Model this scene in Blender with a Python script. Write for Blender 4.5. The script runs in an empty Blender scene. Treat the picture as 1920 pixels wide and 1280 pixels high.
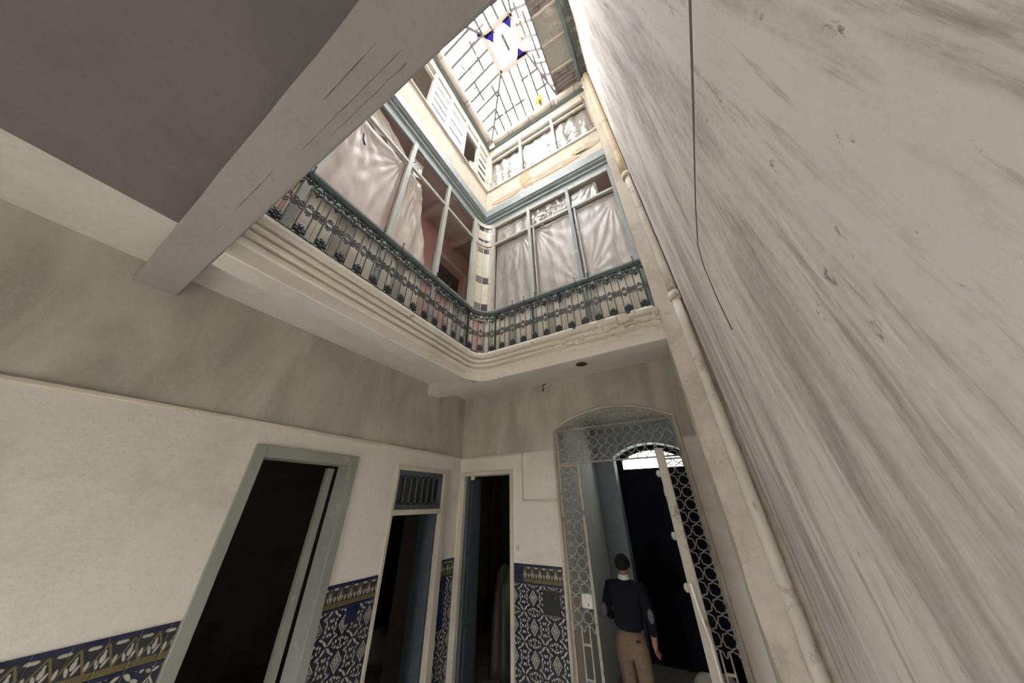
import bpy, math, random
from mathutils import Vector, Matrix, noise
PI = math.pi
rnd = random.Random(7)
SC = bpy.context.scene
COL = SC.collection

# ------------------------------------------------------------------ camera
CAM_Z = 2.2
F_PX = 526.21
yaw, pit, rol = math.radians(29.578), math.radians(29.951), math.radians(-0.7256)
fw = Vector((-math.sin(yaw) * math.cos(pit), math.cos(yaw) * math.cos(pit), math.sin(pit)))
rt = Vector((math.cos(yaw), math.sin(yaw), 0))
up = rt.cross(fw)
r2 = rt * math.cos(rol) + up * math.sin(rol)
u2 = -rt * math.sin(rol) + up * math.cos(rol)
cam = bpy.data.cameras.new('camera')
cam.sensor_fit = 'HORIZONTAL'
cam.sensor_width = 36.0
cam.lens = F_PX / 1920 * 36.0
cam.clip_start = 0.02
camo = bpy.data.objects.new('camera', cam)
COL.objects.link(camo)
camo.matrix_world = Matrix(((r2.x, u2.x, -fw.x, 0), (r2.y, u2.y, -fw.y, 0), (r2.z, u2.z, -fw.z, CAM_Z), (0, 0, 0, 1)))
SC.camera = camo

# ------------------------------------------------------------------ sky, light, exposure
SKY = 41.0
w = bpy.data.worlds.new('overcast_sky')
SC.world = w
w.use_nodes = True
bg = w.node_tree.nodes['Background']
bg.inputs['Color'].default_value = (1.0, 0.985, 0.96, 1)
# overcast sky: brightest overhead, a third of that at the horizon
wt = w.node_tree
gm = wt.nodes.new('ShaderNodeTexCoord')
sx_ = wt.nodes.new('ShaderNodeSeparateXYZ')
wt.links.new(gm.outputs['Generated'], sx_.inputs[0])
mr = wt.nodes.new('ShaderNodeMapRange')
mr.inputs[1].default_value, mr.inputs[2].default_value = 0.0, 1.0
mr.inputs[3].default_value, mr.inputs[4].default_value = SKY / 3, SKY
wt.links.new(sx_.outputs[2], mr.inputs[0])
wt.links.new(mr.outputs[0], bg.inputs['Strength'])
SC.view_settings.view_transform = 'Standard'
SC.view_settings.look = 'None'
SC.view_settings.gamma = 1.0
SC.view_settings.use_curve_mapping = False
SC.view_settings.exposure = 0.2
try:
    SC.cycles.max_bounces = 14
    SC.cycles.diffuse_bounces = 9
    SC.cycles.transparent_max_bounces = 24
    SC.cycles.transmission_bounces = 6
    SC.cycles.sample_clamp_indirect = 12
except Exception:
    pass


def portal(name, loc, rot, sx, sy):
    l = bpy.data.lights.new(name, 'AREA')
    l.shape = 'RECTANGLE'
    l.size, l.size_y = sx, sy
    l.cycles.is_portal = True
    o = bpy.data.objects.new(name, l)
    COL.objects.link(o)
    o.location = loc
    o.rotation_euler = rot
    return o


portal('skylight_portal', (-1.1, 1.65, 11.15), (0, 0, 0), 2.5, 3.0)
portal('front_portal', (-1.8, -2.75, 1.05), (PI / 2, 0, 0), 0.9, 2.1)  # portal for the doorway added behind the viewer
portal('fanlight_portal', (-0.62, 6.75, 2.97), (-PI / 2, 0, 0), 1.3, 0.5)

# ------------------------------------------------------------------ main dimensions
XL, YB = -3.28, 4.0            # ground floor left and back walls
ZC, ZB = 3.88, 3.70            # gallery ceiling, underside of the beams
BX, BXI, BY, BYI = -2.345, -2.585, 3.03, 3.27
NY, NYI = 0.20, -0.035         # beam above the viewer
XF, YF = -2.42, 3.17           # glazed gallery fronts
RX, RY = -2.285, 3.02           # railing line
YFRONT = -2.4


def XR(z):
    return 0.42 - 0.0145 * (z - 3.4)


# ------------------------------------------------------------------ materials
class NT:
    def __init__(s, name):
        s.m = bpy.data.materials.new(name)
        s.m.use_nodes = True
        s.t = s.m.node_tree
        s.t.nodes.clear()
        s.out = s.n('ShaderNodeOutputMaterial')

    def n(s, k, **kw):
        nd = s.t.nodes.new(k)
        for a, b in kw.items():
            setattr(nd, a, b)
        return nd

    def set(s, sock, v):
        if isinstance(v, bpy.types.NodeSocket):
            s.t.links.new(v, sock)
        elif isinstance(v, (tuple, list)) and len(v) == 3 and len(sock.default_value) == 4:
            sock.default_value = (*v, 1)
        else:
            sock.default_value = v

    def math(s, op, a, b=None, c=None, clamp=False):
        nd = s.n('ShaderNodeMath', operation=op, use_clamp=clamp)
        for i, v in enumerate((a, b, c)):
            if v is not None:
                s.set(nd.inputs[i], v)
        return nd.outputs[0]

    def pos(s, scale=(1, 1, 1), local=False):
        if local:
            g = s.n('ShaderNodeTexCoord').outputs['Object']
        else:
            g = s.n('ShaderNodeNewGeometry').outputs['Position']
        nd = s.n('ShaderNodeVectorMath', operation='MULTIPLY')
        s.set(nd.inputs[0], g)
        nd.inputs[1].default_value = scale
        return nd.outputs[0]

    def noise(s, vec, scale, detail=6, rough=0.6, dist=0.0):
        nd = s.n('ShaderNodeTexNoise')
        s.set(nd.inputs['Vector'], vec)
        nd.inputs['Scale'].default_value = scale
        nd.inputs['Detail'].default_value = detail
        nd.inputs['Roughness'].default_value = rough
        nd.inputs['Distortion'].default_value = dist
        return nd.outputs['Fac']

    def ramp(s, fac, lo, hi):
        nd = s.n('ShaderNodeMapRange')
        s.set(nd.inputs[0], fac)
        nd.inputs[1].default_value = lo
        nd.inputs[2].default_value = hi
        return nd.outputs[0]

    def mix(s, fac, a, b):
        nd = s.n('ShaderNodeMix', data_type='RGBA')
        s.set(nd.inputs[0], fac)
        s.set(nd.inputs[6], a)
        s.set(nd.inputs[7], b)
        return nd.outputs[2]

    def bump(s, h, strength=0.3, dist=0.02):
        nd = s.n('ShaderNodeBump')
        s.set(nd.inputs['Height'], h)
        nd.inputs['Strength'].default_value = strength
        nd.inputs['Distance'].default_value = dist
        return nd.outputs[0]

    def bsdf(s, col, rough=0.8, metal=0.0, normal=None, spec=0.3):
        b = s.n('ShaderNodeBsdfPrincipled')
        s.set(b.inputs['Base Color'], col)
        s.set(b.inputs['Roughness'], rough)
        b.inputs['Metallic'].default_value = metal
        b.inputs['Specular IOR Level'].default_value = spec
        if normal is not None:
            s.set(b.inputs['Normal'], normal)
        return b.outputs[0]

    def done(s, sh):
        s.t.links.new(sh, s.out.inputs[0])
        return s.m


def plaster(name, base, stain, patch=None, patch_t=(0.62, 0.66), scale=1.0, streak=1.0, stain_t=(0.5, 0.78), bump=0.25,
            rough=0.92, fine=0.25, patch2=None, upper=None):
    t = NT(name)
    p = t.pos((scale, scale, scale * streak))
    p0 = t.pos()
    n1 = t.noise(p, 1.6, 9, 0.62, 0.3)
    n2 = t.noise(p, 9.0, 6, 0.7)
    f = t.math('ADD', t.math('MULTIPLY', n1, 0.75), t.math('MULTIPLY', n2, 0.25))
    col = t.mix(t.ramp(f, *stain_t), base, stain)
    if upper is not None:
        sp = t.n('ShaderNodeSeparateXYZ')
        t.set(sp.inputs[0], p0)
        wob = t.math('ADD', sp.outputs[2], t.math('MULTIPLY', t.math('SUBTRACT', n1, 0.5), 0.05))
        n4 = t.noise(t.pos((1.6, 1.6, 0.5)), 1.5, 6, 0.6, 0.6)
        uc = t.mix(t.ramp(n4, 0.38, 0.62), upper, tuple(c * 0.74 for c in upper))
        col = t.mix(t.ramp(wob, 2.85, 2.87), col, uc)
    n3 = t.noise(p0, 38, 4, 0.6)
    dark = tuple(c * (1 - fine) for c in base)
    col = t.mix(t.math('MULTIPLY', t.ramp(n3, 0.55, 0.8), 0.55), col, dark)
    h = t.math('ADD', t.math('MULTIPLY', n3, 0.5), t.math('MULTIPLY', n2, 0.8))
    if patch is not None:
        m = t.ramp(t.math('ADD', t.math('MULTIPLY', t.noise(p0, 2.3, 10, 0.72, 0.5), 0.85),
                          t.math('MULTIPLY', n3, 0.15)), *patch_t)
        pc = patch if patch2 is None else t.mix(t.ramp(t.noise(p0, 6, 4), 0.4, 0.6), patch, patch2)
        col = t.mix(m, col, pc)
        h = t.math('SUBTRACT', h, t.math('MULTIPLY', m, 0.9))
    return t.done(t.bsdf(col, rough, normal=t.bump(h, bump, 0.02), spec=0.15))


def party_wall(name):
    t = NT(name)
    p0 = t.pos()
    pa, pb = t.pos((2.4, 2.4, 0.34)), t.pos((9, 9, 0.9))
    big = t.noise(pa, 1.3, 8, 0.66, 0.5)
    thin = t.noise(pb, 1.6, 7, 0.7, 0.3)
    fine = t.noise(p0, 26, 6, 0.7)
    f = t.math('ADD', t.math('MULTIPLY', big, 0.62), t.math('ADD', t.math('MULTIPLY', thin, 0.26), t.math('MULTIPLY', fine, 0.12)))
    col = t.mix(t.ramp(f, 0.45, 0.62), (0.74, 0.715, 0.69), (0.40, 0.365, 0.35))
    col = t.mix(t.math('MULTIPLY', t.ramp(thin, 0.56, 0.70), 0.6), col, (0.24, 0.21, 0.20))
    col = t.mix(t.math('MULTIPLY', t.ramp(t.noise(t.pos((1, 1, 0.5)), 17, 8, 0.75), 0.63, 0.69), 0.75), col, (0.13, 0.115, 0.11))
    col = t.mix(t.ramp(t.noise(pa, 3.1, 6, 0.7, 0.8), 0.62, 0.70), col, (0.80, 0.78, 0.75))
    h = t.math('ADD', t.math('MULTIPLY', thin, 0.7), t.math('MULTIPLY', fine, 0.4))
    return t.done(t.bsdf(col, 0.9, normal=t.bump(h, 0.35, 0.02), spec=0.15))


def paint(name, base, wear, amount=(0.6, 0.66), rough=0.55, bump=0.2, scale=1.0, local=False, metal=0.0, spec=0.3):
    t = NT(name)
    p = t.pos(local=local)
    n = t.noise(p, 7 * scale, 9, 0.7, 0.4)
    n2 = t.noise(p, 1.7 * scale, 4, 0.5)
    col = t.mix(t.ramp(n2, 0.3, 0.7), tuple(c * 0.88 for c in base), tuple(min(1, c * 1.1) for c in base))
    col = t.mix(t.ramp(n, *amount), col, wear)
    return t.done(t.bsdf(col, rough, metal, t.bump(n, bump, 0.006), spec))


def flat(name, col, rough=0.7, metal=0.0, spec=0.3, var=0.12):
    t = NT(name)
    n = t.noise(t.pos(), 24, 4, 0.6)
    c = t.mix(t.ramp(n, 0.3, 0.7), tuple(x * (1 - var) for x in col), tuple(min(1, x * (1 + var)) for x in col))
    return t.done(t.bsdf(c, rough, metal, t.bump(n, 0.08, 0.004), spec))


def film(name, tint, dark, transp=0.2, transl=0.35, gloss=0.10, rough=0.38):
    """thin polythene sheeting: part clear, part milky, shiny on its creases"""
    t = NT(name)
    p = t.pos((1, 1, 0.45))
    n = t.noise(p, 3.5, 6, 0.6, 0.6)
    col = t.mix(t.ramp(n, 0.3, 0.72), tint, dark)
    nn = t.bump(t.noise(t.pos((1.4, 1.4, 0.3)), 9, 4, 0.6, 0.8), 0.3, 0.02)
    d = t.n('ShaderNodeBsdfDiffuse')
    t.set(d.inputs[0], col)
    t.set(d.inputs['Normal'], nn)
    tl = t.n('ShaderNodeBsdfTranslucent')
    t.set(tl.inputs[0], col)
    g = t.n('ShaderNodeBsdfGlossy')
    g.inputs['Roughness'].default_value = rough
    t.set(g.inputs['Normal'], nn)
    tr = t.n('ShaderNodeBsdfTransparent')

    def mx(f, a, b):
        m = t.n('ShaderNodeMixShader')
        m.inputs[0].default_value = f
        t.t.links.new(a, m.inputs[1])
        t.t.links.new(b, m.inputs[2])
        return m.outputs[0]
    s = mx(transl, d.outputs[0], tl.outputs[0])
    s = mx(transp, s, tr.outputs[0])
    s = mx(gloss, s, g.outputs[0])
    return t.done(s)


def glass(name, tint, transp=0.8, rough=0.15, milky=(0.9, 0.9, 0.88)):
    t = NT(name)
    tl = t.n('ShaderNodeBsdfTranslucent')
    n = t.noise(t.pos(), 5, 5, 0.6)
    t.set(tl.inputs[0], t.mix(t.ramp(n, 0.3, 0.8), milky, tuple(c * 0.8 for c in milky)))
    tr = t.n('ShaderNodeBsdfTransparent')
    t.set(tr.inputs[0], tint)
    m = t.n('ShaderNodeMixShader')
    m.inputs[0].default_value = transp
    t.t.links.new(tl.outputs[0], m.inputs[1])
    t.t.links.new(tr.outputs[0], m.inputs[2])
    g = t.n('ShaderNodeBsdfGlossy')
    g.inputs['Roughness'].default_value = rough
    m2 = t.n('ShaderNodeMixShader')
    m2.inputs[0].default_value = 0.06
    t.t.links.new(m.outputs[0], m2.inputs[1])
    t.t.links.new(g.outputs[0], m2.inputs[2])
    return t.done(m2.outputs[0])


def tile_print(name, axis, off, mode):
    """Glazed tile print. u runs along the wall (world x or y), v is height; the repeat is 0.262 m."""
    t = NT(name)
    sep = t.n('ShaderNodeSeparateXYZ')
    t.set(sep.inputs[0], t.n('ShaderNodeNewGeometry').outputs['Position'])
    U, V = sep.outputs[axis], sep.outputs[2]
    navy, white, grey, ochre = (0.014, 0.017, 0.036), (0.50, 0.49, 0.44), (0.13, 0.135, 0.125), (0.19, 0.155, 0.07)
    P = 0.262

    def cell(x, o, per):
        return t.math('ABSOLUTE', t.math('SUBTRACT', t.math('FRACT', t.math('ADD', t.math('DIVIDE', t.math('SUBTRACT', x, o), per), 0.5)), 0.5))

    def ell(u, v, cx, cy, a, b, ang, soft=0.25):
        c, s_ = math.cos(ang), math.sin(ang)
        du, dv = t.math('SUBTRACT', u, cx), t.math('SUBTRACT', v, cy)
        e1 = t.math('DIVIDE', t.math('ADD', t.math('MULTIPLY', du, c), t.math('MULTIPLY', dv, s_)), a)
        e2 = t.math('DIVIDE', t.math('SUBTRACT', t.math('MULTIPLY', dv, c), t.math('MULTIPLY', du, s_)), b)
        r = t.math('ADD', t.math('MULTIPLY', e1, e1), t.math('MULTIPLY', e2, e2))
        return t.ramp(r, 1 + soft, 1 - soft)

    def union(ms):
        o = ms[0]
        for m in ms[1:]:
            o = t.math('MAXIMUM', o, m)
        return o
    if mode == 'field':
        u, v = cell(U, off, P), cell(V, 0.951, P)
        dl = t.math('ADD', t.math('DIVIDE', u, 0.205), t.math('DIVIDE', v, 0.29))
        ring = t.math('MULTIPLY', t.ramp(dl, 0.80, 0.86), t.ramp(dl, 1.06, 1.0))
        inner = t.ramp(dl, 0.80, 0.72)
        star = union([ell(u, v, 0.0, 0.10, 0.022, 0.09, 0), ell(u, v, 0.07, 0.0, 0.06, 0.022, 0), ell(u, v, 0.06, 0.06, 0.05, 0.02, 0.9)])
        leaves = union([ell(u, v, 0.40, 0.39, 0.115, 0.036, 0.85), ell(u, v, 0.245, 0.27, 0.075, 0.032, 0.5),
                        ell(u, v, 0.18, 0.43, 0.05, 0.035, 1.9), ell(u, v, 0.06, 0.385, 0.055, 0.032, 0.6),
                        ell(u, v, 0.33, 0.07, 0.07, 0.032, 1.15), ell(u, v, 0.455, 0.19, 0.055, 0.034, 2.1),
                        ell(u, v, 0.31, 0.185, 0.05, 0.026, 2.4), ell(u, v, 0.275, 0.46, 0.03, 0.03, 0),
                        ell(u, v, 0.0, 0.46, 0.028, 0.04, 0), ell(u, v, 0.43, 0.02, 0.04, 0.026, 0)])
        col = t.mix(inner, navy, grey)
        col = t.mix(t.math('MULTIPLY', star, inner), col, (0.45, 0.45, 0.40))
        col = t.mix(leaves, col, white)
        col = t.mix(ring, col, white)
    elif mode == 'frieze':
        per = 0.104
        u = cell(U, off, per)
        v = t.math('DIVIDE', t.math('SUBTRACT', V, 1.352), 0.15)
        hatch = t.math('GREATER_THAN', t.math('FRACT', t.math('DIVIDE', U, 0.011)), 0.4)
        low = t.ramp(v, 0.24, 0.22)
        palm = union([ell(u, v, 0.0, 0.56, 0.10, 0.13, 0), ell(u, v, 0.15, 0.42, 0.16, 0.06, 1.0), ell(u, v, 0.0, 0.72, 0.05, 0.08, 0)])
        arch = t.math('MULTIPLY', t.ramp(t.math('ADD', t.math('MULTIPLY', u, 1.5), v), 0.90, 0.94), t.ramp(t.math('ADD', t.math('MULTIPLY', u, 1.5), v), 1.08, 1.04))
        drop = union([ell(u, v, 0.5, 0.45, 0.07, 0.13, 0), ell(u, v, 0.42, 0.94, 0.16, 0.06, 0)])
        col = t.mix(arch, (0.03, 0.03, 0.04), ochre)
        col = t.mix(union([palm, drop]), col, white)
        col = t.mix(low, col, t.mix(hatch, (0.10, 0.08, 0.03), ochre))
    else:
        col = t.mix(t.ramp(t.noise(t.pos(), 9, 4), 0.3, 0.7), (0.012, 0.016, 0.055), (0.022, 0.028, 0.085))
    n = t.noise(t.pos(), 60, 3)
    col = t.mix(t.math('MULTIPLY', t.ramp(t.noise(t.pos(), 4, 6), 0.45, 0.75), 0.35), col, (0.10, 0.095, 0.085))
    return t.done(t.bsdf(col, 0.3, 0, t.bump(n, 0.05, 0.003), 0.4))


M = {}
M['plaster_low'] = plaster('lime_plaster_ground_floor', (0.82, 0.795, 0.74), (0.62, 0.59, 0.52), (0.50, 0.46, 0.39), (0.70, 0.74), bump=0.2, stain_t=(0.48, 0.75), upper=(0.60, 0.58, 0.515))
M['plaster_ceiling'] = plaster('ceiling_plaster', (0.66, 0.64, 0.61), (0.52, 0.495, 0.46), (0.5, 0.47, 0.42), (0.72, 0.75), bump=0.15)
M['ceiling_grey'] = plaster('shaded_mauve_ceiling', (0.20, 0.188, 0.19), (0.15, 0.14, 0.14), bump=0.15)  # shade over the near ceiling is put into this darker colour
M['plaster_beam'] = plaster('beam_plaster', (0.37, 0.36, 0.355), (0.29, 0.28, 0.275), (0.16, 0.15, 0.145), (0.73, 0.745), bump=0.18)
M['plaster_up'] = plaster('peeling_upper_plaster', (0.62, 0.565, 0.485), (0.48, 0.43, 0.365), (0.40, 0.32, 0.24), (0.56, 0.6), bump=0.4, patch2=(0.66, 0.57, 0.44))
M['plaster_party'] = party_wall('streaked_party_wall')
M['bounce_white'] = plaster('bounce_white_wall', (0.84, 0.82, 0.78), (0.72, 0.70, 0.65), bump=0.2)  # white chosen to bounce light back onto the cornice and facade
M['plaster_pilaster'] = plaster('flaking_pilaster_plaster', (0.66, 0.615, 0.54), (0.48, 0.43, 0.36), (0.58, 0.52, 0.43), (0.52, 0.58), bump=0.5)
M['bare_plaster'] = plaster('bare_brown_plaster', (0.50, 0.42, 0.31), (0.36, 0.28, 0.2), (0.62, 0.56, 0.45), (0.5, 0.56), bump=0.5, scale=3)
M['cornice'] = plaster('cornice_plaster', (0.86, 0.82, 0.74), (0.68, 0.61, 0.50), (0.40, 0.30, 0.21), (0.605, 0.625), bump=0.12, patch2=(0.55, 0.44, 0.32))
M['pink'] = plaster('pink_limewash', (0.62, 0.36, 0.34), (0.50, 0.28, 0.27), bump=0.1)
M['cream_wall'] = plaster('cream_gallery_wall', (0.68, 0.62, 0.52), (0.55, 0.49, 0.4), bump=0.1)
M['gallery_ceiling'] = plaster('gallery_ceiling_plaster', (0.60, 0.50, 0.45), (0.48, 0.38, 0.34), bump=0.1)
M['hall_wall'] = plaster('hall_blue_white_wall', (0.66, 0.68, 0.70), (0.50, 0.52, 0.54), bump=0.1)
M['hall_blue'] = plaster('hall_blue_grey_wall', (0.34, 0.385, 0.43), (0.25, 0.29, 0.33), bump=0.1)
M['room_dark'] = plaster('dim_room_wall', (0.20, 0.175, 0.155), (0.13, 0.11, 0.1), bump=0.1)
M['floor'] = plaster('worn_floor', (0.30, 0.27, 0.24), (0.2, 0.18, 0.16), bump=0.1, rough=0.6)
M['patio'] = plaster('pale_bounce_paving', (0.76, 0.745, 0.70), (0.64, 0.62, 0.57), bump=0.05, rough=0.5)  # unseen court floor, made pale so it bounces light upward
M['added_ground'] = flat('dark_added_ground', (0.14, 0.12, 0.09), 0.95)  # dark tone keeps light from bouncing up through the added doorway
M['roofing'] = flat('roof_mortar', (0.45, 0.42, 0.38))
M['trim'] = paint('cream_trim', (0.70, 0.655, 0.57), (0.5, 0.45, 0.38))
M['teal'] = paint('blue_grey_paint', (0.30, 0.345, 0.355), (0.50, 0.48, 0.43), (0.58, 0.66))
M['teal_dark'] = paint('dark_blue_grey_paint', (0.14, 0.185, 0.19), (0.3, 0.3, 0.28), (0.62, 0.68))
M['flashing'] = paint('peeling_flashing', (0.13, 0.145, 0.145), (0.36, 0.36, 0.34), (0.54, 0.6))
M['window_paint'] = paint('pale_window_paint', (0.52, 0.53, 0.50), (0.34, 0.31, 0.27), (0.58, 0.64))
M['muntin'] = flat('dark_muntin_paint', (0.035, 0.045, 0.05), 0.6)
M['window_cream'] = paint('cream_window_paint', (0.60, 0.57, 0.50), (0.45, 0.37, 0.28), (0.57, 0.63))
M['door_white'] = paint('off_white_door_paint', (0.62, 0.58, 0.50), (0.42, 0.38, 0.32), (0.64, 0.7))
M['door_grey'] = paint('grey_green_door_paint', (0.33, 0.345, 0.32), (0.46, 0.43, 0.38), (0.6, 0.68))
M['door_blue'] = paint('blue_door_paint', (0.095, 0.118, 0.145), (0.15, 0.17, 0.19), (0.62, 0.7), rough=0.5)
M['door_navy'] = paint('near_black_door_paint', (0.008, 0.009, 0.016), (0.02, 0.02, 0.03), (0.62, 0.7), rough=0.7, spec=0.1)
M['iron'] = paint('black_wrought_iron', (0.055, 0.058, 0.06), (0.14, 0.12, 0.1), (0.58, 0.68), rough=0.5, local=True, scale=4, metal=0.2)
M['iron_light'] = paint('worn_grey_iron', (0.13, 0.13, 0.125), (0.26, 0.22, 0.18), (0.55, 0.65), rough=0.5, local=True, scale=4, metal=0.2)
M['iron_rosette'] = paint('dark_rosette_iron', (0.035, 0.04, 0.042), (0.1, 0.1, 0.1), (0.6, 0.68), rough=0.55, local=True, scale=4)
M['gate_paint'] = paint('pale_gate_paint', (0.47, 0.44, 0.385), (0.25, 0.215, 0.17), (0.55, 0.64), rough=0.6)
M['gate_wire'] = paint('grey_gate_wire', (0.38, 0.365, 0.335), (0.2, 0.175, 0.155), (0.58, 0.68), rough=0.45)
M['pipe'] = paint('plastered_pipe', (0.62, 0.585, 0.52), (0.42, 0.37, 0.31), (0.55, 0.63), rough=0.8)
M['pipe_ochre'] = paint('ochre_clay_pipe', (0.60, 0.50, 0.35), (0.50, 0.43, 0.34), (0.52, 0.6), rough=0.8)
M['gutter'] = paint('weathered_gutter', (0.56, 0.50, 0.45), (0.42, 0.3, 0.25), (0.6, 0.7), rough=0.7)
M['zinc'] = paint('rusty_corrugated_sheet', (0.28, 0.25, 0.225), (0.17, 0.13, 0.115), (0.5, 0.62), rough=0.6)
M['patch_grey'] = plaster('dirty_wired_glass', (0.34, 0.325, 0.29), (0.22, 0.205, 0.185), (0.48, 0.45, 0.40), (0.55, 0.6), bump=0.1, scale=3)
M['bar'] = flat('skylight_iron_bar', (0.16, 0.15, 0.145), 0.6)
M['film_pink'] = film('pinkish_polythene', (0.88, 0.80, 0.74), (0.70, 0.60, 0.55), transl=0.25)
M['film_cream'] = film('cream_polythene', (0.90, 0.85, 0.76), (0.74, 0.68, 0.59), transl=0.25)
M['film_grey'] = film('grey_polythene', (0.66, 0.64, 0.61), (0.42, 0.395, 0.38), transp=0.16, transl=0.2)
M['film_white'] = film('white_polythene', (0.74, 0.72, 0.67), (0.52, 0.50, 0.45), transp=0.2, transl=0.55, gloss=0.2)
M['sky_glass'] = glass('dusty_skylight_glass', (0.97, 0.98, 1.0), 0.82)
M['blue_glass'] = glass('blue_stained_glass', (0.045, 0.035, 0.14), 0.97, milky=(0.02, 0.02, 0.25))
M['fan_glass'] = glass('textured_fanlight_glass', (0.95, 0.95, 0.9), 0.35, milky=(0.85, 0.84, 0.76))
M['frosted'] = flat('frosted_white_pane', (0.44, 0.44, 0.425), 0.25, spec=0.5, var=0.05)
M['frosted_green'] = flat('frosted_greenish_pane', (0.62, 0.64, 0.56), 0.25, spec=0.5, var=0.06)
M['cream_glass'] = flat('cream_marbled_glass', (0.74, 0.70, 0.56), 0.2, spec=0.5, var=0.1)
M['pale_glass'] = flat('pale_green_marbled_glass', (0.62, 0.66, 0.58), 0.2, spec=0.5, var=0.1)
M['violet_glass'] = flat('dark_violet_glass', (0.06, 0.05, 0.08), 0.2, spec=0.5)
M['smoke_glass'] = flat('smoky_glass', (0.22, 0.2, 0.2), 0.2, spec=0.5)
M['dark_glass'] = flat('dark_dusty_glass', (0.035, 0.033, 0.03), 0.25, spec=0.5)
M['panel_cream'] = plaster('cream_lower_panel', (0.88, 0.84, 0.73), (0.70, 0.65, 0.55), bump=0.1, scale=3)
M['panel_pink'] = plaster('pink_lower_panel', (0.74, 0.52, 0.47), (0.6, 0.42, 0.38), bump=0.1, scale=3)
M['panel_grey'] = plaster('grey_lower_panel', (0.56, 0.53, 0.47), (0.42, 0.39, 0.34), bump=0.1, scale=3)
M['field_x'] = tile_print('tile_print_back', 0, -2.016, 'field')
M['field_y'] = tile_print('tile_print_left', 1, 2.40, 'field')
M['frieze_x'] = tile_print('tile_frieze_back', 0, -2.016, 'frieze')
M['frieze_y'] = tile_print('tile_frieze_left', 1, 2.40, 'frieze')
M['navy'] = tile_print('plain_navy_tile', 0, 0, 'plain')
M['grout'] = flat('tile_bedding', (0.12, 0.115, 0.105), 0.9)
M['black_metal'] = flat('black_metal_plate', (0.03, 0.032, 0.03), 0.5)
M['cable'] = flat('grey_cable', (0.16, 0.14, 0.13), 0.7)
M['wire'] = flat('thin_wire', (0.2, 0.18, 0.16), 0.6)
M['rust'] = flat('rusty_iron', (0.28, 0.17, 0.10), 0.8)
M['blue_cloth'] = flat('blue_rag', (0.035, 0.05, 0.16), 0.8)
M['sack'] = flat('off_white_sack', (0.50, 0.47, 0.41), 0.8)
M['dark_film'] = flat('dark_wrapping', (0.055, 0.052, 0.048), 0.5)  # near-black even tone for the wrapped bundle
M['skin'] = flat('skin', (0.46, 0.27, 0.19), 0.55, var=0.05)
M['hair'] = flat('dark_hair', (0.012, 0.010, 0.010), 0.6)
M['sweater'] = flat('navy_knit', (0.010, 0.012, 0.020), 0.95)
M['khaki'] = flat('khaki_cotton', (0.24, 0.175, 0.12), 0.9)
M['shirt'] = flat('white_shirt', (0.78, 0.77, 0.74), 0.8)
M['suede'] = flat('grey_suede_patch', (0.16, 0.16, 0.165), 0.95)
M['shoe'] = flat('brown_shoe', (0.06, 0.035, 0.02), 0.4)
M['copper_stain'] = plaster('rust_stained_plaster', (0.60, 0.42, 0.27), (0.5, 0.27, 0.12), (0.42, 0.34, 0.26), (0.5, 0.6), bump=0.5, scale=3)


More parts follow.
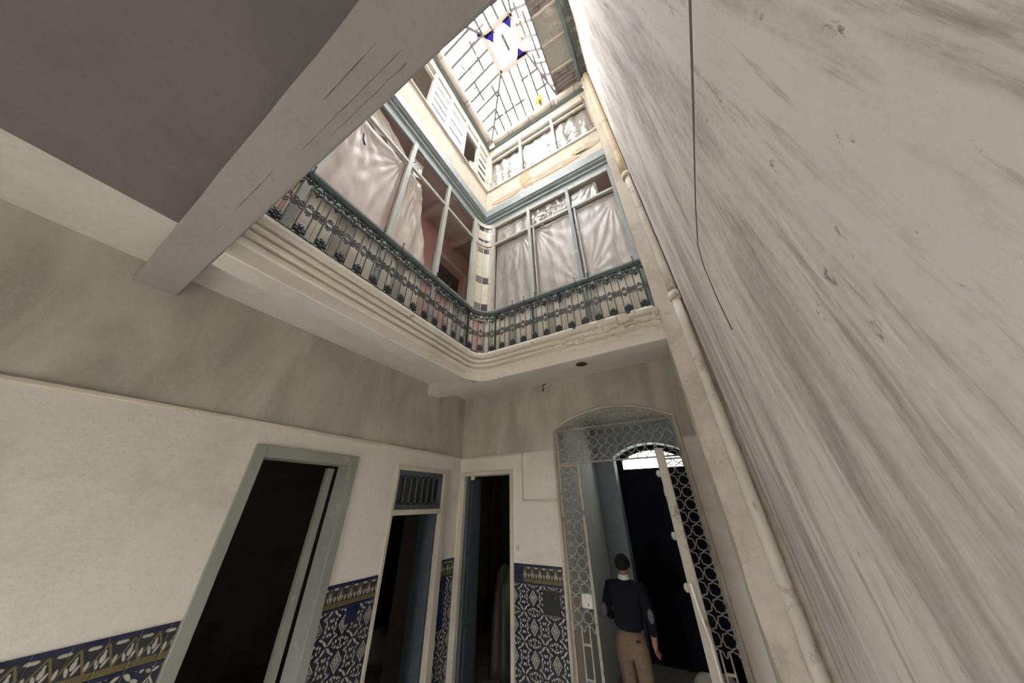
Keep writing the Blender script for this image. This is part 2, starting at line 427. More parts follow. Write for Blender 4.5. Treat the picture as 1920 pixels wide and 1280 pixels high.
# ------------------------------------------------------------------ mesh helpers
class MB:
    def __init__(s):
        s.v, s.f = [], []

    def add(s, vs, fs):
        b = len(s.v)
        s.v += [tuple(q) for q in vs]
        s.f += [tuple(b + i for i in q) for q in fs]
        return s

    def box(s, x0, x1, y0, y1, z0, z1):
        return s.add([(x0, y0, z0), (x1, y0, z0), (x1, y1, z0), (x0, y1, z0), (x0, y0, z1), (x1, y0, z1), (x1, y1, z1), (x0, y1, z1)],
                     [(0, 3, 2, 1), (4, 5, 6, 7), (0, 1, 5, 4), (1, 2, 6, 5), (2, 3, 7, 6), (3, 0, 4, 7)])

    def bar(s, a, b, w, h, upv=(0, 0, 1)):
        """rectangular bar from a to b; w across, h along upv"""
        a, b = Vector(a), Vector(b)
        d = (b - a).normalized()
        u = Vector(upv)
        sd = d.cross(u)
        if sd.length < 1e-4:
            sd = d.cross(Vector((1, 0, 0)))
        sd.normalize()
        u = sd.cross(d)
        vs = []
        for q in (a, b):
            for i, j in ((-1, -1), (1, -1), (1, 1), (-1, 1)):
                vs.append(q + sd * (w / 2 * i) + u * (h / 2 * j))
        return s.add(vs, [(3, 2, 1, 0), (4, 5, 6, 7), (0, 1, 5, 4), (1, 2, 6, 5), (2, 3, 7, 6), (3, 0, 4, 7)])

    def tube(s, pts, r, n=6, closed=False):
        pts = [Vector(q) for q in pts]
        m = len(pts)
        rs = r if isinstance(r, (list, tuple)) else [r] * m
        ref = None
        rings = []
        for i, q in enumerate(pts):
            if closed:
                d = pts[(i + 1) % m] - pts[i - 1]
            else:
                d = pts[min(i + 1, m - 1)] - pts[max(i - 1, 0)]
            d.normalize()
            if ref is None:
                ref = d.cross(Vector((0.13, 0.93, 0.31)))
                if ref.length < 0.2:
                    ref = d.cross(Vector((1, 0, 0)))
            ref = (ref - d * ref.dot(d)).normalized()
            o = d.cross(ref)
            rings.append([q + (ref * math.cos(2 * PI * k / n) + o * math.sin(2 * PI * k / n)) * rs[i] for k in range(n)])
        vs = [x for g in rings for x in g]
        fs = []
        for i in range(m if closed else m - 1):
            j = (i + 1) % m
            for k in range(n):
                l = (k + 1) % n
                fs.append((i * n + k, i * n + l, j * n + l, j * n + k))
        if not closed:
            fs.append(tuple(range(n - 1, -1, -1)))
            fs.append(tuple((m - 1) * n + k for k in range(n)))
        return s.add(vs, fs)

    def ball(s, c, rx, ry=None, rz=None, n=8, m=6):
        ry = rx if ry is None else ry
        rz = rx if rz is None else rz
        vs = [(c[0], c[1], c[2] + rz)]
        for i in range(1, m):
            a = PI * i / m
            for k in range(n):
                b = 2 * PI * k / n
                vs.append((c[0] + rx * math.sin(a) * math.cos(b), c[1] + ry * math.sin(a) * math.sin(b), c[2] + rz * math.cos(a)))
        vs.append((c[0], c[1], c[2] - rz))
        fs = [(0, 1 + k, 1 + (k + 1) % n) for k in range(n)]
        for i in range(m - 2):
            for k in range(n):
                a, b = 1 + i * n + k, 1 + i * n + (k + 1) % n
                fs.append((a, a + n, b + n, b))
        e = len(vs) - 1
        fs += [(e, 1 + (m - 2) * n + (k + 1) % n, 1 + (m - 2) * n + k) for k in range(n)]
        return s.add(vs, fs)

    def prism(s, poly, lo, hi, axis):
        """2D polygon extruded along axis: poly gives the two other axes in order"""
        def P(q, h):
            if axis == 0:
                return (h, q[0], q[1])
            if axis == 1:
                return (q[0], h, q[1])
            return (q[0], q[1], h)
        n = len(poly)
        vs = [P(q, lo) for q in poly] + [P(q, hi) for q in poly]
        fs = [tuple(range(n - 1, -1, -1)), tuple(range(n, 2 * n))]
        fs += [(i, (i + 1) % n, n + (i + 1) % n, n + i) for i in range(n)]
        return s.add(vs, fs)

    def grid(s, fn, nu, nv, closed_u=False):
        vs = [fn(i / nu, j / nv) for j in range(nv + 1) for i in range(nu + (0 if closed_u else 1))]
        w_ = nu if closed_u else nu + 1
        fs = []
        for j in range(nv):
            for i in range(nu):
                a, b = j * w_ + i, j * w_ + (i + 1) % w_
                fs.append((a, b, b + w_, a + w_))
        return s.add(vs, fs)

    def mesh(s, name, mat, smooth=False):
        me = bpy.data.meshes.new(name)
        me.from_pydata(s.v, [], s.f)
        if mat is not None:
            me.materials.append(M[mat] if isinstance(mat, str) else mat)
        if smooth:
            me.polygons.foreach_set('use_smooth', [True] * len(me.polygons))
        me.update()
        return me


LOC = {}


def link(name, data, parent=None):
    o = bpy.data.objects.new(name, data)
    COL.objects.link(o)
    if parent is not None:
        o.parent = parent
        o.matrix_parent_inverse = Matrix.Translation(-LOC.get(parent.name, Vector()))
    LOC[o.name] = Vector()
    return o


def part(name, mb, mat, parent=None, smooth=False, label=None):
    o = link(name, mb.mesh(name, mat, smooth), parent)
    if label:
        o['label'] = label
    return o


def inst(name, me, parent, loc, rotz=0.0, rotm=None):
    o = link(name, me, parent)
    LOC[o.name] = Vector(loc)
    o.location = loc
    if rotm is not None:
        o.rotation_euler = rotm
    else:
        o.rotation_euler = (0, 0, rotz)
    return o


def struct(name, mb, mat, smooth=False, label=None, cat=None):
    o = part(name, mb, mat, None, smooth)
    o['kind'] = 'structure'
    if label:
        o['label'] = label
    if cat:
        o['category'] = cat
    return o


def tag(o, label, cat, group=None):
    o['label'] = label
    o['category'] = cat
    if group:
        o['group'] = group
    return o


def thing(name, loc, label, cat, group=None, kind=None):
    o = link(name, None)
    o.empty_display_size = 0.1
    o.location = loc
    LOC[o.name] = Vector(loc)
    tag(o, label, cat, group)
    if kind:
        o['kind'] = kind
    return o


def bevel(o, wd=0.006, seg=2):
    b = o.modifiers.new('bevel', 'BEVEL')
    b.width = wd
    b.segments = seg
    b.limit_method = 'ANGLE'
    return o


def pierced(mb, axis, c0, c1, a0, a1, z0, z1, holes):
    """wall slab between c0 and c1 on axis (0 or 1), spanning a0..a1 and z0..z1, with rectangular holes (a,a,z,z)"""
    def bx(p, q, r, t_):
        if q - p < 1e-4 or t_ - r < 1e-4:
            return
        if axis == 0:
            mb.box(c0, c1, p, q, r, t_)
        else:
            mb.box(p, q, c0, c1, r, t_)
    cuts = sorted(set([a0, a1] + [h for H in holes for h in H[:2]]))
    for p, q in zip(cuts[:-1], cuts[1:]):
        mid = (p + q) / 2
        z = z0
        for H in sorted([H for H in holes if H[0] < mid < H[1]], key=lambda H: H[2]):
            bx(p, q, z, H[2])
            z = H[3]
        bx(p, q, z, z1)
    return mb


def arc_pts(x0, x1, z_spring, rise, n=18):
    c = (x1 - x0) / 2
    R = (c * c + rise * rise) / (2 * rise)
    cx, cz = (x0 + x1) / 2, z_spring + rise - R
    a = math.asin(c / R)
    return [(cx + R * math.sin(-a + 2 * a * i / n), cz + R * math.cos(-a + 2 * a * i / n)) for i in range(n + 1)]


# ------------------------------------------------------------------ the setting: ground floor
struct('floor', MB().box(XL, 0.6, -2.7, YB, -0.2, 0), 'patio')
struct('floor_room', MB().box(-7.2, XL, -2.7, 8.6, -0.2, 0).box(XL, 1.4, YB, 8.6, -0.2, 0), 'floor')
D0 = (1.17, 2.11, 0, 2.63)       # left wall, grey framed doorway (y0,y1,z0,z1)
D1 = (2.745, 3.68, 0, 2.63)      # left wall, doorway with fanlight panel
DB = (-3.23, -2.30, 0, 2.60)      # back wall, narrow doorway
AX0, AX1, AZ, ARISE = -1.58, 0.0, 3.12, 0.22

wl = pierced(MB(), 0, XL - 0.25, XL, YFRONT, 4.0, 0, ZC, [D0, D1])
wall_left = struct('wall_left', wl, 'plaster_low')

wb = pierced(MB(), 1, YB, YB + 0.35, XL - 0.25, 0.6, 0, ZC, [DB, (AX0, AX1, 0, AZ + ARISE)])
ap = arc_pts(AX0, AX1, AZ, ARISE, 24)
for (p, q) in zip(ap[:-1], ap[1:]):
    wb.prism([p, q, (q[0], AZ + ARISE), (p[0], AZ + ARISE)], YB, YB + 0.35, 1)
wall_back = struct('wall_back', wb, 'plaster_low')

# party wall, leaning slightly into the court as it rises
wr = MB()
nz = 30
ny = 40


def party(u, v):
    y = YFRONT + (YB + 0.35 - YFRONT) * u
    z = 12.6 * v
    b = 0.022 * (noise.noise(Vector((y * 0.9, z * 0.5, 3.1))) + 0.4 * noise.noise(Vector((y * 3, z * 2, 7.7))))
    b *= min(1.0, max(0.0, (2.85 - y) / 0.5))
    return (XR(z) + b, y, z)


wr.grid(party, ny, nz)
base = len(wr.v)
wr.grid(lambda u, v: (0.62, YFRONT + (YB + 0.35 - YFRONT) * (1 - u), 12.6 * v), ny, nz)
w_ = ny + 1
top = nz * w_
for i in range(ny):
    wr.f.append((top + i, top + i + 1, base + top + ny - i - 1, base + top + ny - i))
    wr.f.append((i + 1, i, base + ny - i, base + ny - i - 1))
for j in range(nz):
    a, b = j * w_, (j + 1) * w_
    wr.f.append((a, b, base + b + ny, base + a + ny))
    wr.f.append((b + ny, a + ny, base + a, base + b))
struct('wall_right', wr, 'plaster_party', smooth=True)

wf = pierced(MB(), 1, YFRONT - 0.25, YFRONT, XL - 0.25, 0.6, 0, ZC, [(-2.2, -1.4, 0, 2.05)])  # doorway opening is added, out of view, to fill the ground floor with daylight
struct('wall_front', wf, 'plaster_low')
struct('ground', MB().box(-9, 6, -16, -2.7, -0.25, -0.05), 'added_ground')  # unseen ground added outside that doorway, kept dark to limit bounce

# ceilings of the arcades and the beams round the court
struct('ceiling', MB().box(XL - 0.3, BXI, YFRONT, YB, ZC, 4.0).box(BXI, 0.45, BYI - 0.01, YB, ZC, 4.0), 'plaster_ceiling')
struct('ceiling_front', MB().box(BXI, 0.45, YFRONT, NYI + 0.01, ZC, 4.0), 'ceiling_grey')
bl = MB().box(BXI, BX - 0.012, NY, BYI, ZB, 4.0)
bevel(struct('trim_1', bl, 'plaster_ceiling'), 0.01)
bb = MB().box(XL, BXI, BY, BYI, ZB, 4.0).box(BX - 0.012, 0.16, BY + 0.012, BYI, ZB, 4.0)
bevel(struct('trim_2', bb, 'plaster_ceiling'), 0.01)


def nearbeam(u, v):
    # rounded rectangular section swept along x, with hand-plastered waviness
    x = XL + (0.40 - XL) * u
    a = v * 4
    k = int(min(a, 3.999))
    f = a - k
    cs = [(NYI, ZB), (NY, ZB), (NY, 4.2), (NYI, 4.2)]
    p, q = cs[k], cs[(k + 1) % 4]
    y, z = p[0] + (q[0] - p[0]) * f, p[1] + (q[1] - p[1]) * f
    wv = 0.006 * noise.noise(Vector((x * 3, y * 6, z * 6)))
    return (x, y + wv, z + wv)


nb = MB().grid(nearbeam, 60, 16)
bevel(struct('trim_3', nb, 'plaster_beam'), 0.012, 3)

# rooms behind the doorways
rm = MB().box(-6.9, -6.8, -0.2, 6.6, 0, 3.4).box(-6.8, XL - 0.25, -0.3, -0.2, 0, 3.4).box(-6.8, -4.35, 6.5, 6.6, 0, 3.4)
rm.box(-4.42, -4.35, 4.0, 6.6, 0, 3.4).box(-4.35, XL - 0.25, 3.98, 4.08, 0, 3.4)
rm.box(-6.9, XL - 0.25, -0.3, 4.0, 3.3, 3.4).box(-6.9, -4.35, 4.0, 6.6, 3.3, 3.4)
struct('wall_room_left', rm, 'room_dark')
rb = MB().box(-4.35, -1.95, 6.9, 7.0, 0, 3.3).box(-1.95, -1.85, YB + 0.35, 7.0, 0, 3.3).box(-4.35, -1.85, YB + 0.35, 7.0, 3.2, 3.3).box(-4.34, -3.53, YB + 0.1, YB + 0.35, 0, 3.3)
rb.box(-4.35, -4.30, 6.55, 6.95, 0, 3.3)
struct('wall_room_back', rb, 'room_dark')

# entrance hall behind the gate
HY = 6.25
DXL, DXR = -1.26, 0.05
hb = pierced(MB(), 1, HY, HY + 0.3, -1.66, 0.5, 0, 3.75, [(DXL, DXR, 0, 3.19)])
for (p, q) in zip(*(lambda A: (A[:-1], A[1:]))(arc_pts(DXL, DXR, 2.98, 0.21, 20))):
    hb.prism([p, q, (q[0], 3.19), (p[0], 3.19)], HY, HY + 0.3, 1)
struct('wall_hall_back', hb, 'hall_blue')
struct('wall_hall_left', MB().box(-1.8, -1.64, YB + 0.35, HY + 0.5, 0, 3.75), 'hall_wall')
struct('wall_hall_right', MB().box(0.28, 0.4, YB + 0.35, HY + 0.5, 0, 3.75), 'hall_blue')
struct('ceiling_hall', MB().box(-1.8, 0.4, YB + 0.35, HY + 0.5, 3.62, 3.75), 'plaster_ceiling')
struct('trim_4', MB().box(-1.64, 0.28, HY - 0.05, HY, 3.54, 3.62), 'door_grey')
# street wall outside the hall
sd = pierced(MB(), 1, HY + 0.4, HY + 0.55, -1.8, 0.5, 0, 3.75, [(DXL + 0.05, DXR - 0.05, 2.76, 3.14)])
for (p, q) in zip(*(lambda A: (A[:-1], A[1:]))(arc_pts(DXL + 0.05, DXR - 0.05, 2.95, 0.19, 20))):
    sd.prism([p, q, (q[0], 3.14), (p[0], 3.14)], HY + 0.4, HY + 0.55, 1)
struct('wall_street', sd, 'hall_blue')

# picture rail and surface mouldings on the ground floor walls
tr = MB().box(XL, XL + 0.022, YFRONT, YB, 2.845, 2.875)
bevel(struct('trim_5', tr, 'trim'), 0.005)
tb = MB().box(XL + 0.022, -2.11, YB - 0.022, YB, 2.835, 2.862).box(-2.13, -2.11, YB - 0.018, YB, 2.24, 2.835).box(-2.13, AX0 - 0.03, YB - 0.02, YB, 2.215, 2.24)
bevel(struct('trim_6', tb, 'trim'), 0.005)
# arch edging
ae = MB().tube([(AX0 - 0.012, YB - 0.002, 0.0), (AX0 - 0.012, YB - 0.002, AZ)] + [(p[0], YB - 0.002, p[1] + 0.012) for p in ap[1:-1]] + [(AX1 + 0.012, YB - 0.002, AZ), (AX1 + 0.012, YB - 0.002, 0)], 0.018, 8)
struct('trim_7', ae, 'rust' if False else 'plaster_pilaster', True)

# pilaster in the back right corner
pl = MB()


def pil(u, v):
    z = 10.35 * v
    cs = [(0.155, BYI + 0.2), (0.155, BY - 0.03), (XR(z) + 0.02, BY - 0.03)]
    k = 0 if u < 0.5 else 1
    f = u * 2 - k
    x = cs[k][0] + (cs[k + 1][0] - cs[k][0]) * f
    y = cs[k][1] + (cs[k + 1][1] - cs[k][1]) * f
    d = 0.012 * noise.noise(Vector((x * 9, y * 9, z * 3)))
    return (x + (d if k == 0 or f < 0.5 else 0), y + d * 0.7, z)


pl.grid(pil, 12, 110)
b0 = len(pl.v)
pl.grid(lambda u, v: (XR(10.35 * v) + 0.02 if u < 0.5 else 0.155, BYI + 0.2, 10.35 * v), 1, 110)
for j in range(110):
    pl.f.append((j * 13 + 12, b0 + j * 2, b0 + j * 2 + 2, (j + 1) * 13 + 12))
struct('trim_8', pl, 'plaster_pilaster')

# ------------------------------------------------------------------ cornice
CR = 0.28


def corner_path(p, y_start, x_end, n=14, R=CR, bx=BX, by=BY):
    """plan path of an offset line p in front of (bx,by), rounded in the corner"""
    cx, cy, r = bx + R, by - R, R - p
    pts = [(bx + p, y_start + (cy - y_start) * i / 80) for i in range(80)]
    pts += [(cx - r * math.cos(PI / 2 * i / n), cy + r * math.sin(PI / 2 * i / n)) for i in range(n + 1)]
    pts += [(cx + (x_end - cx) * i / 160, by - p) for i in range(1, 161)]
    return pts


prof = [(-0.02, 3.694), (0.0, 3.696), (0.0, 3.812), (0.03, 3.818), (0.036, 3.842), (0.030, 3.860), (0.0, 3.864), (0.0, 3.884), (0.060, 3.889), (0.066, 3.906), (0.060, 3.922),
        (0.022, 3.926), (0.022, 3.944), (0.085, 3.949), (0.092, 3.966), (0.086, 3.980), (0.050, 3.984), (0.050, 4.000), (0.118, 4.005), (0.134, 4.030), (0.134, 4.056), (0.120, 4.07), (-0.16, 4.07)]
cm = MB()
paths = [corner_path(p, NY, 0.158) for p, z in prof]
npt = len(paths[0])
for k, (p, z) in enumerate(prof):
    for i, (x, y) in enumerate(paths[k]):
        e = 0.0
        if p > 0.01:
            worn = max(0.0, (x + 1.2) / 1.4) if y > BY - 0.2 else 0.0
            e = (0.003 + 0.006 * worn) * noise.noise(Vector((x * 22, y * 22, z * 30)))
            if worn > 0 and noise.noise(Vector((x * 11 + 3, 1.7, z * 26))) > 0.34 - 0.30 * worn:
                e -= min(p, 0.05) * (0.4 + 0.6 * worn)
        cm.v.append((x + (e if y < BY - CR else 0), y - (e if y >= BY - CR else 0), z + e * 0.4))
for k in range(len(prof) - 1):
    for i in range(npt - 1):
        a = k * npt + i
        cm.f.append((a, a + 1, a + npt + 1, a + npt))
struct('trim_9', cm, 'cornice', label='stepped plaster cornice under the gallery railing', cat='cornice')

# gallery floor slab
struct('floor_gallery', MB().box(-4.3, BX + 0.02, NY, 4.6, 4.0, 4.05).box(BX + 0.02, 0.5, BY + 0.02, 4.6, 4.0, 4.05), 'floor')

# ------------------------------------------------------------------ first floor gallery shell
GX, GY = -3.28, 4.05
gw = pierced(MB(), 0, GX - 0.15, GX, -0.1, GY, 4.05, 7.25, [(2.72, 3.62, 4.05, 6.62)])
struct('wall_gallery_left', gw, 'pink')
struct('trim_10', MB().box(GX, GX + 0.03, 2.66, 2.72, 4.05, 6.68).box(GX, GX + 0.03, 3.62, 3.68, 4.05, 6.68).box(GX, GX + 0.03, 2.72, 3.62, 6.62, 6.68), 'panel_grey')
struct('wall_gallery_room', MB().box(GX - 1.3, GX - 1.2, 1.8, 4.2, 4.05, 7.25).box(GX - 1.2, GX - 0.15, 1.8, 1.9, 4.05, 7.25).box(GX - 1.2, GX - 0.15, 4.1, 4.2, 4.05, 7.25).box(GX - 1.2, GX - 0.15, 1.9, 4.1, 6.9, 7.0), 'room_dark')
gb = pierced(MB(), 1, GY, GY + 0.15, GX - 0.15, 0.5, 4.05, 7.25, [])
struct('wall_gallery_back', gb, 'cream_wall')
struct('ceiling_gallery', MB().box(GX - 0.15, XF - 0.02, -0.1, GY, 7.25, 7.4).box(XF - 0.02, 0.5, YF + 0.02, GY, 7.25, 7.4), 'gallery_ceiling')
cb = MB()
for y in (0.5, 1.35, 2.2, 3.05):
    cb.box(GX, XF - 0.04, y, y + 0.12, 7.1, 7.25)
struct('trim_11', cb, 'gallery_ceiling')
struct('wall_front_upper', MB().box(-3.45, 0.40, NYI, NY - 0.01, 4.2, 10.5), 'bounce_white')  # unseen wall, lightened to reflect light across the court

# ------------------------------------------------------------------ second floor shell
sh = MB().box(GX - 0.15, GX, -0.1, GY, 7.4, 10.6)
struct('wall_attic_left', sh, 'cream_wall')
sb2 = pierced(MB(), 1, GY, GY + 0.12, GX - 0.15, 0.5, 7.4, 10.6, [])
struct('wall_attic_back', sb2, 'cream_wall')
struct('roof', MB().box(GX - 0.2, XF - 0.02, -0.3, GY + 0.2, 10.42, 10.6).box(XF - 0.02, 0.5, YF + 0.02, GY + 0.2, 10.42, 10.6).box(XF - 0.02, 0.5, -1.0, NY, 10.5, 10.66), 'roofing')
struct('floor_attic', MB().box(GX, XF - 0.02, 0.2, GY, 7.4, 7.7).box(XF - 0.02, 0.45, YF + 0.02, GY, 7.4, 7.7), 'floor')

struct('wall_sky_block', MB().box(-3.3, -3.1, -0.9, 4.7, 10.6, 12.0).box(-3.1, 0.4, 4.5, 4.7, 10.6, 12.0).box(-3.1, 0.4, -0.9, -0.7, 10.6, 12.0), 'plaster_up')  # unseen roof walls added to block low sky light from the upper floor
# parapet band under the second floor windows, and the strip above them
ul = pierced(MB(), 0, XF - 0.16, XF, NY, YF + 0.16, 7.68, 10.32, [(NY, 1.25, 8.5, 9.98), (1.25, 3.13, 8.5, 9.98)])
struct('wall_left_upper', ul, 'plaster_up')
ub = pierced(MB(), 1, YF, YF + 0.16, XF, 0.2, 7.68, 10.32, [(XF + 0.06, 0.14, 8.52, 9.98)])
struct('wall_back_upper', ub, 'plaster_up')
# flaked patches standing slightly proud / rust stained on the back band
pt = MB()


def blob(mb, cx, cz, rx, rz, y, seed, th=0.012, n=26):
    poly = []
    for i in range(n):
        a = 2 * PI * i / n
        r = 1 + 0.35 * noise.noise(Vector((math.cos(a) * 1.7, math.sin(a) * 1.7, seed)))
        poly.append((cx + rx * r * math.cos(a), cz + rz * r * math.sin(a)))
    mb.prism(poly, y - th, y, 1)


for (cx, cz, rx, rz, sd_) in ((-1.43, 8.2, 0.12, 0.34, 1.0), (-1.3, 8.0, 0.06, 0.14, 5.0)):
    blob(pt, cx, cz, rx, rz, YF, sd_, 0.006)
struct('trim_12', pt, 'copper_stain')
pt = MB()
for (cx, cz, rx, rz, sd_) in ((-0.75, 7.98, 0.62, 0.10, 2.0), (-1.9, 7.93, 0.36, 0.08, 3.0), (-0.15, 8.1, 0.26, 0.12, 4.0)):
    blob(pt, cx, cz, rx, rz, YF, sd_, 0.008)
struct('trim_13', pt, 'bare_plaster')

# teal timber beam over the glazed gallery, mitred in the corner
tprof = [(-0.04, 7.20), (0.0, 7.20), (0.0, 7.30), (0.03, 7.305), (0.03, 7.335), (0.008, 7.34), (0.008, 7.40), (0.05, 7.41), (0.05, 7.45), (0.075, 7.46), (0.075, 7.66), (0.055, 7.70), (-0.04, 7.70)]
tm = MB()
for p, z in tprof:
    tm.v += [(XF + p, NY, z), (XF + p, YF - p, z), (0.152, YF - p, z)]
for k in range(len(tprof)):
    a, b = k * 3, ((k + 1) % len(tprof)) * 3
    tm.f += [(a, a + 1, b + 1, b), (a + 1, a + 2, b + 2, b + 1)]
struct('trim_14', tm, 'teal', label='blue grey moulded timber beam over the gallery glazing', cat='beam')
# thin plaster ledge above it
lm = MB().box(XF, XF + 0.04, NY, YF - 0.04, 7.70, 7.74).box(XF, 0.152, YF - 0.04, YF, 7.70, 7.74)
struct('trim_15', lm, 'plaster_up')

# ------------------------------------------------------------------ glazed gallery fronts (first floor)
MY = [-0.30 + 0.0, 0.40, 1.266, 2.067, 2.85]
MXs = [-2.19, -1.406, -0.624, 0.135]
ZH = 4.93
w1 = thing('window_1', (XF, 1.5, 4.07), 'pale timber glazing of the gallery front on the long side', 'window', kind='structure')
for i, y in enumerate(MY[1:]):
    wd = 0.035 if i < 3 else 0.03
    bevel(part('mullion', MB().box(XF - 0.045, XF + 0.015, y - wd, y + wd, 4.07, 7.205), 'window_paint', w1), 0.006)
for a, b in zip([NY] + MY[1:-1], MY[1:]):
    bevel(part('transom_bar', MB().box(XF - 0.035, XF + 0.008, a + 0.036, b - 0.036, 6.58, 6.635), 'window_paint', w1), 0.005)
    part('head_rail', MB().box(XF - 0.04, XF + 0.0, a + 0.036, b - 0.036, 7.12, 7.2), 'teal', w1)
    part('sill_rail', MB().box(XF - 0.04, XF + 0.02, a + 0.036, b - 0.036, 4.80, 4.88), 'teal', w1)
    part('kick_board', MB().box(XF - 0.03, XF + 0.012, a + 0.036, b - 0.036, 4.07, 4.24), 'teal_dark', w1)
    n = 5
    for k in range(n):
        p, q = a + 0.038 + (b - a - 0.076) * k / n, a + 0.038 + (b - a - 0.076) * (k + 1) / n
        mt = 'panel_pink' if (round(a, 2), k) in ((0.2, 3), (2.07, 0), (1.27, 4), (2.07, 1)) else ('panel_cream', 'panel_grey', 'panel_cream')[(k * 7 + int(a * 5)) % 3]
        part('lower_board', MB().box(XF - 0.025, XF - 0.004 - 0.004 * (k % 2), p + 0.003, q - 0.003, 4.24, 4.80), mt, w1)
w2 = thing('window_2', (-1.0, YF, 4.07), 'grey timber glazing of the gallery front above the arched gate', 'window', kind='structure')
for i, x in enumerate(MXs):
    wd = 0.03
    bevel(part('mullion', MB().box(x - wd, x + wd * (1 if i < 3 else 0.6), YF - 0.015, YF + 0.045, 4.07, 7.205), 'window_paint' if i < 2 else 'teal', w2), 0.006)
for i, (a, b) in enumerate(zip(MXs[:-1], MXs[1:])):
    bevel(part('transom_bar', MB().box(a + 0.031, b - 0.031, YF - 0.008, YF + 0.035, 6.58, 6.635), 'window_paint', w2), 0.005)
    part('head_rail', MB().box(a + 0.031, b - 0.031, YF, YF + 0.04, 7.12, 7.2), 'window_paint', w2)
    part('sill_rail', MB().box(a + 0.031, b - 0.031, YF - 0.02, YF + 0.04, 4.80, 4.88), 'teal', w2)
    part('kick_board', MB().box(a + 0.031, b - 0.031, YF - 0.012, YF + 0.03, 4.07, 4.24), 'teal_dark', w2)
    n = 5
    for k in range(n):
        p, q = a + 0.034 + (b - a - 0.068) * k / n, a + 0.034 + (b - a - 0.068) * (k + 1) / n
        mt = ('panel_cream', 'panel_cream', 'panel_grey', 'panel_cream', 'panel_cream')[(k + i) % 5]
        part('lower_board', MB().box(p + 0.003, q - 0.003, YF + 0.004 + 0.004 * (k % 2), YF + 0.025, 4.24, 4.80), mt, w2)
# intermediate casement stiles beside the timber mullions (double stiles seen on the back front)
for x in (-1.385 + 0.06, -0.624 + 0.075):
    part('casement_stile', MB().box(x - 0.012, x + 0.012, YF + 0.0, YF + 0.035, 4.88, 6.575), 'window_paint', w2)

# curved corner light: strips of marbled glass with small dark panes
cw = thing('window_3', (-2.31, 3.03, 4.07), 'curved corner light of cream glass strips with small violet panes', 'window', kind='structure')
ECX, ECY, EA, EB = -2.19, 2.85, 0.23, 0.32


def arcpos(f, d=0.0):
    a = PI / 2 * f
    return (ECX - (EA + d) * math.cos(a), ECY + (EB + d) * math.sin(a))


def curved(f0, f1, z0, z1, d0, d1, n=5):
    mb = MB()
    for d in (d0, d1):
        for z in (z0, z1):
            for i in range(n + 1):
                x, y = arcpos(f0 + (f1 - f0) * i / n, d)
                mb.v.append((x, y, z))
    m = n + 1
    for i in range(n):
        mb.f += [(i, i + 1, m + i + 1, m + i), (2 * m + i + 1, 2 * m + i, 3 * m + i, 3 * m + i + 1), (m + i, m + i + 1, 3 * m + i + 1, 3 * m + i), (i + 1, i, 2 * m + i, 2 * m + i + 1)]
    mb.f += [(0, m, 3 * m, 2 * m), (n, 2 * m + n, 3 * m + n, m + n)]
    return mb


part('frame_stile', curved(0.0, 0.10, 4.07, 7.2, -0.02, 0.03), 'window_cream', cw)
part('frame_stile', curved(0.90, 1.0, 4.07, 7.2, -0.02, 0.03), 'window_cream', cw)
for z0, z1 in ((7.10, 7.2), (6.56, 6.66), (4.80, 4.93)):
    part('frame_rail', curved(0.1, 0.9, z0, z1, -0.02, 0.03, 10), 'window_cream', cw)
cols = [(0.10, 0.20), (0.20, 0.50), (0.50, 0.80), (0.80, 0.90)]
rows = [(6.66, 6.75), (6.75, 7.0), (7.0, 7.10), (4.93, 5.02), (5.02, 5.16), (5.16, 5.62), (5.62, 5.76), (5.76, 6.38), (6.38, 6.50), (6.50, 6.56)]
darkrow = {0, 2, 4, 6, 8}
for ci, (f0, f1) in enumerate(cols):
    for ri, (z0, z1) in enumerate(rows):
        if ci in (1, 2) and ri in darkrow:
            mt = 'violet_glass' if (ci == 2 and ri in (4, 6, 8, 0)) or (ci == 1 and ri in (0, 2)) else 'smoke_glass'
        else:
            mt = 'pale_glass' if (ci == 2 and ri in (7,)) else 'cream_glass'
        part('pane', curved(f0 + 0.012, f1 - 0.012, z0 + 0.006, z1 - 0.006, 0.0, 0.012, 3), mt, cw)
for f in (0.20, 0.50, 0.80):
    part('glazing_bar', curved(f - 0.014, f + 0.014, 4.93, 6.56, -0.012, 0.008, 1), 'window_cream', cw)
    part('glazing_bar', curved(f - 0.014, f + 0.014, 6.66, 7.10, -0.012, 0.008, 1), 'window_cream', cw)
for k in range(5):
    part('lower_board', curved(0.1 + 0.16 * k + 0.004, 0.26 + 0.16 * k - 0.004, 4.07, 4.80, 0.0, 0.02, 3), ('panel_cream', 'panel_pink', 'panel_pink', 'panel_grey', 'panel_cream')[k], cw)

# ------------------------------------------------------------------ second floor windows
w4 = thing('window_4', (XF, 2.2, 8.5), 'row of small paned casements under the gutter on the long side', 'window', kind='structure')
UY = [1.25, 1.735, 2.235, 2.72, 3.13]
for i, y in enumerate(UY):
    bevel(part('post', MB().box(XF - 0.06, XF + 0.025, y - 0.03, y + 0.03, 8.48, 9.98), 'window_cream', w4), 0.005)
part('head_rail', MB().box(XF - 0.05, XF + 0.02, NY, 3.13, 9.93, 9.99), 'window_cream', w4)
part('sill', MB().box(XF - 0.08, XF + 0.04, NY, 3.13, 8.46, 8.50), 'window_cream', w4)
part('transom_bar', MB().box(XF - 0.045, XF + 0.012, NY, 3.13, 9.64, 9.69), 'window_cream', w4)


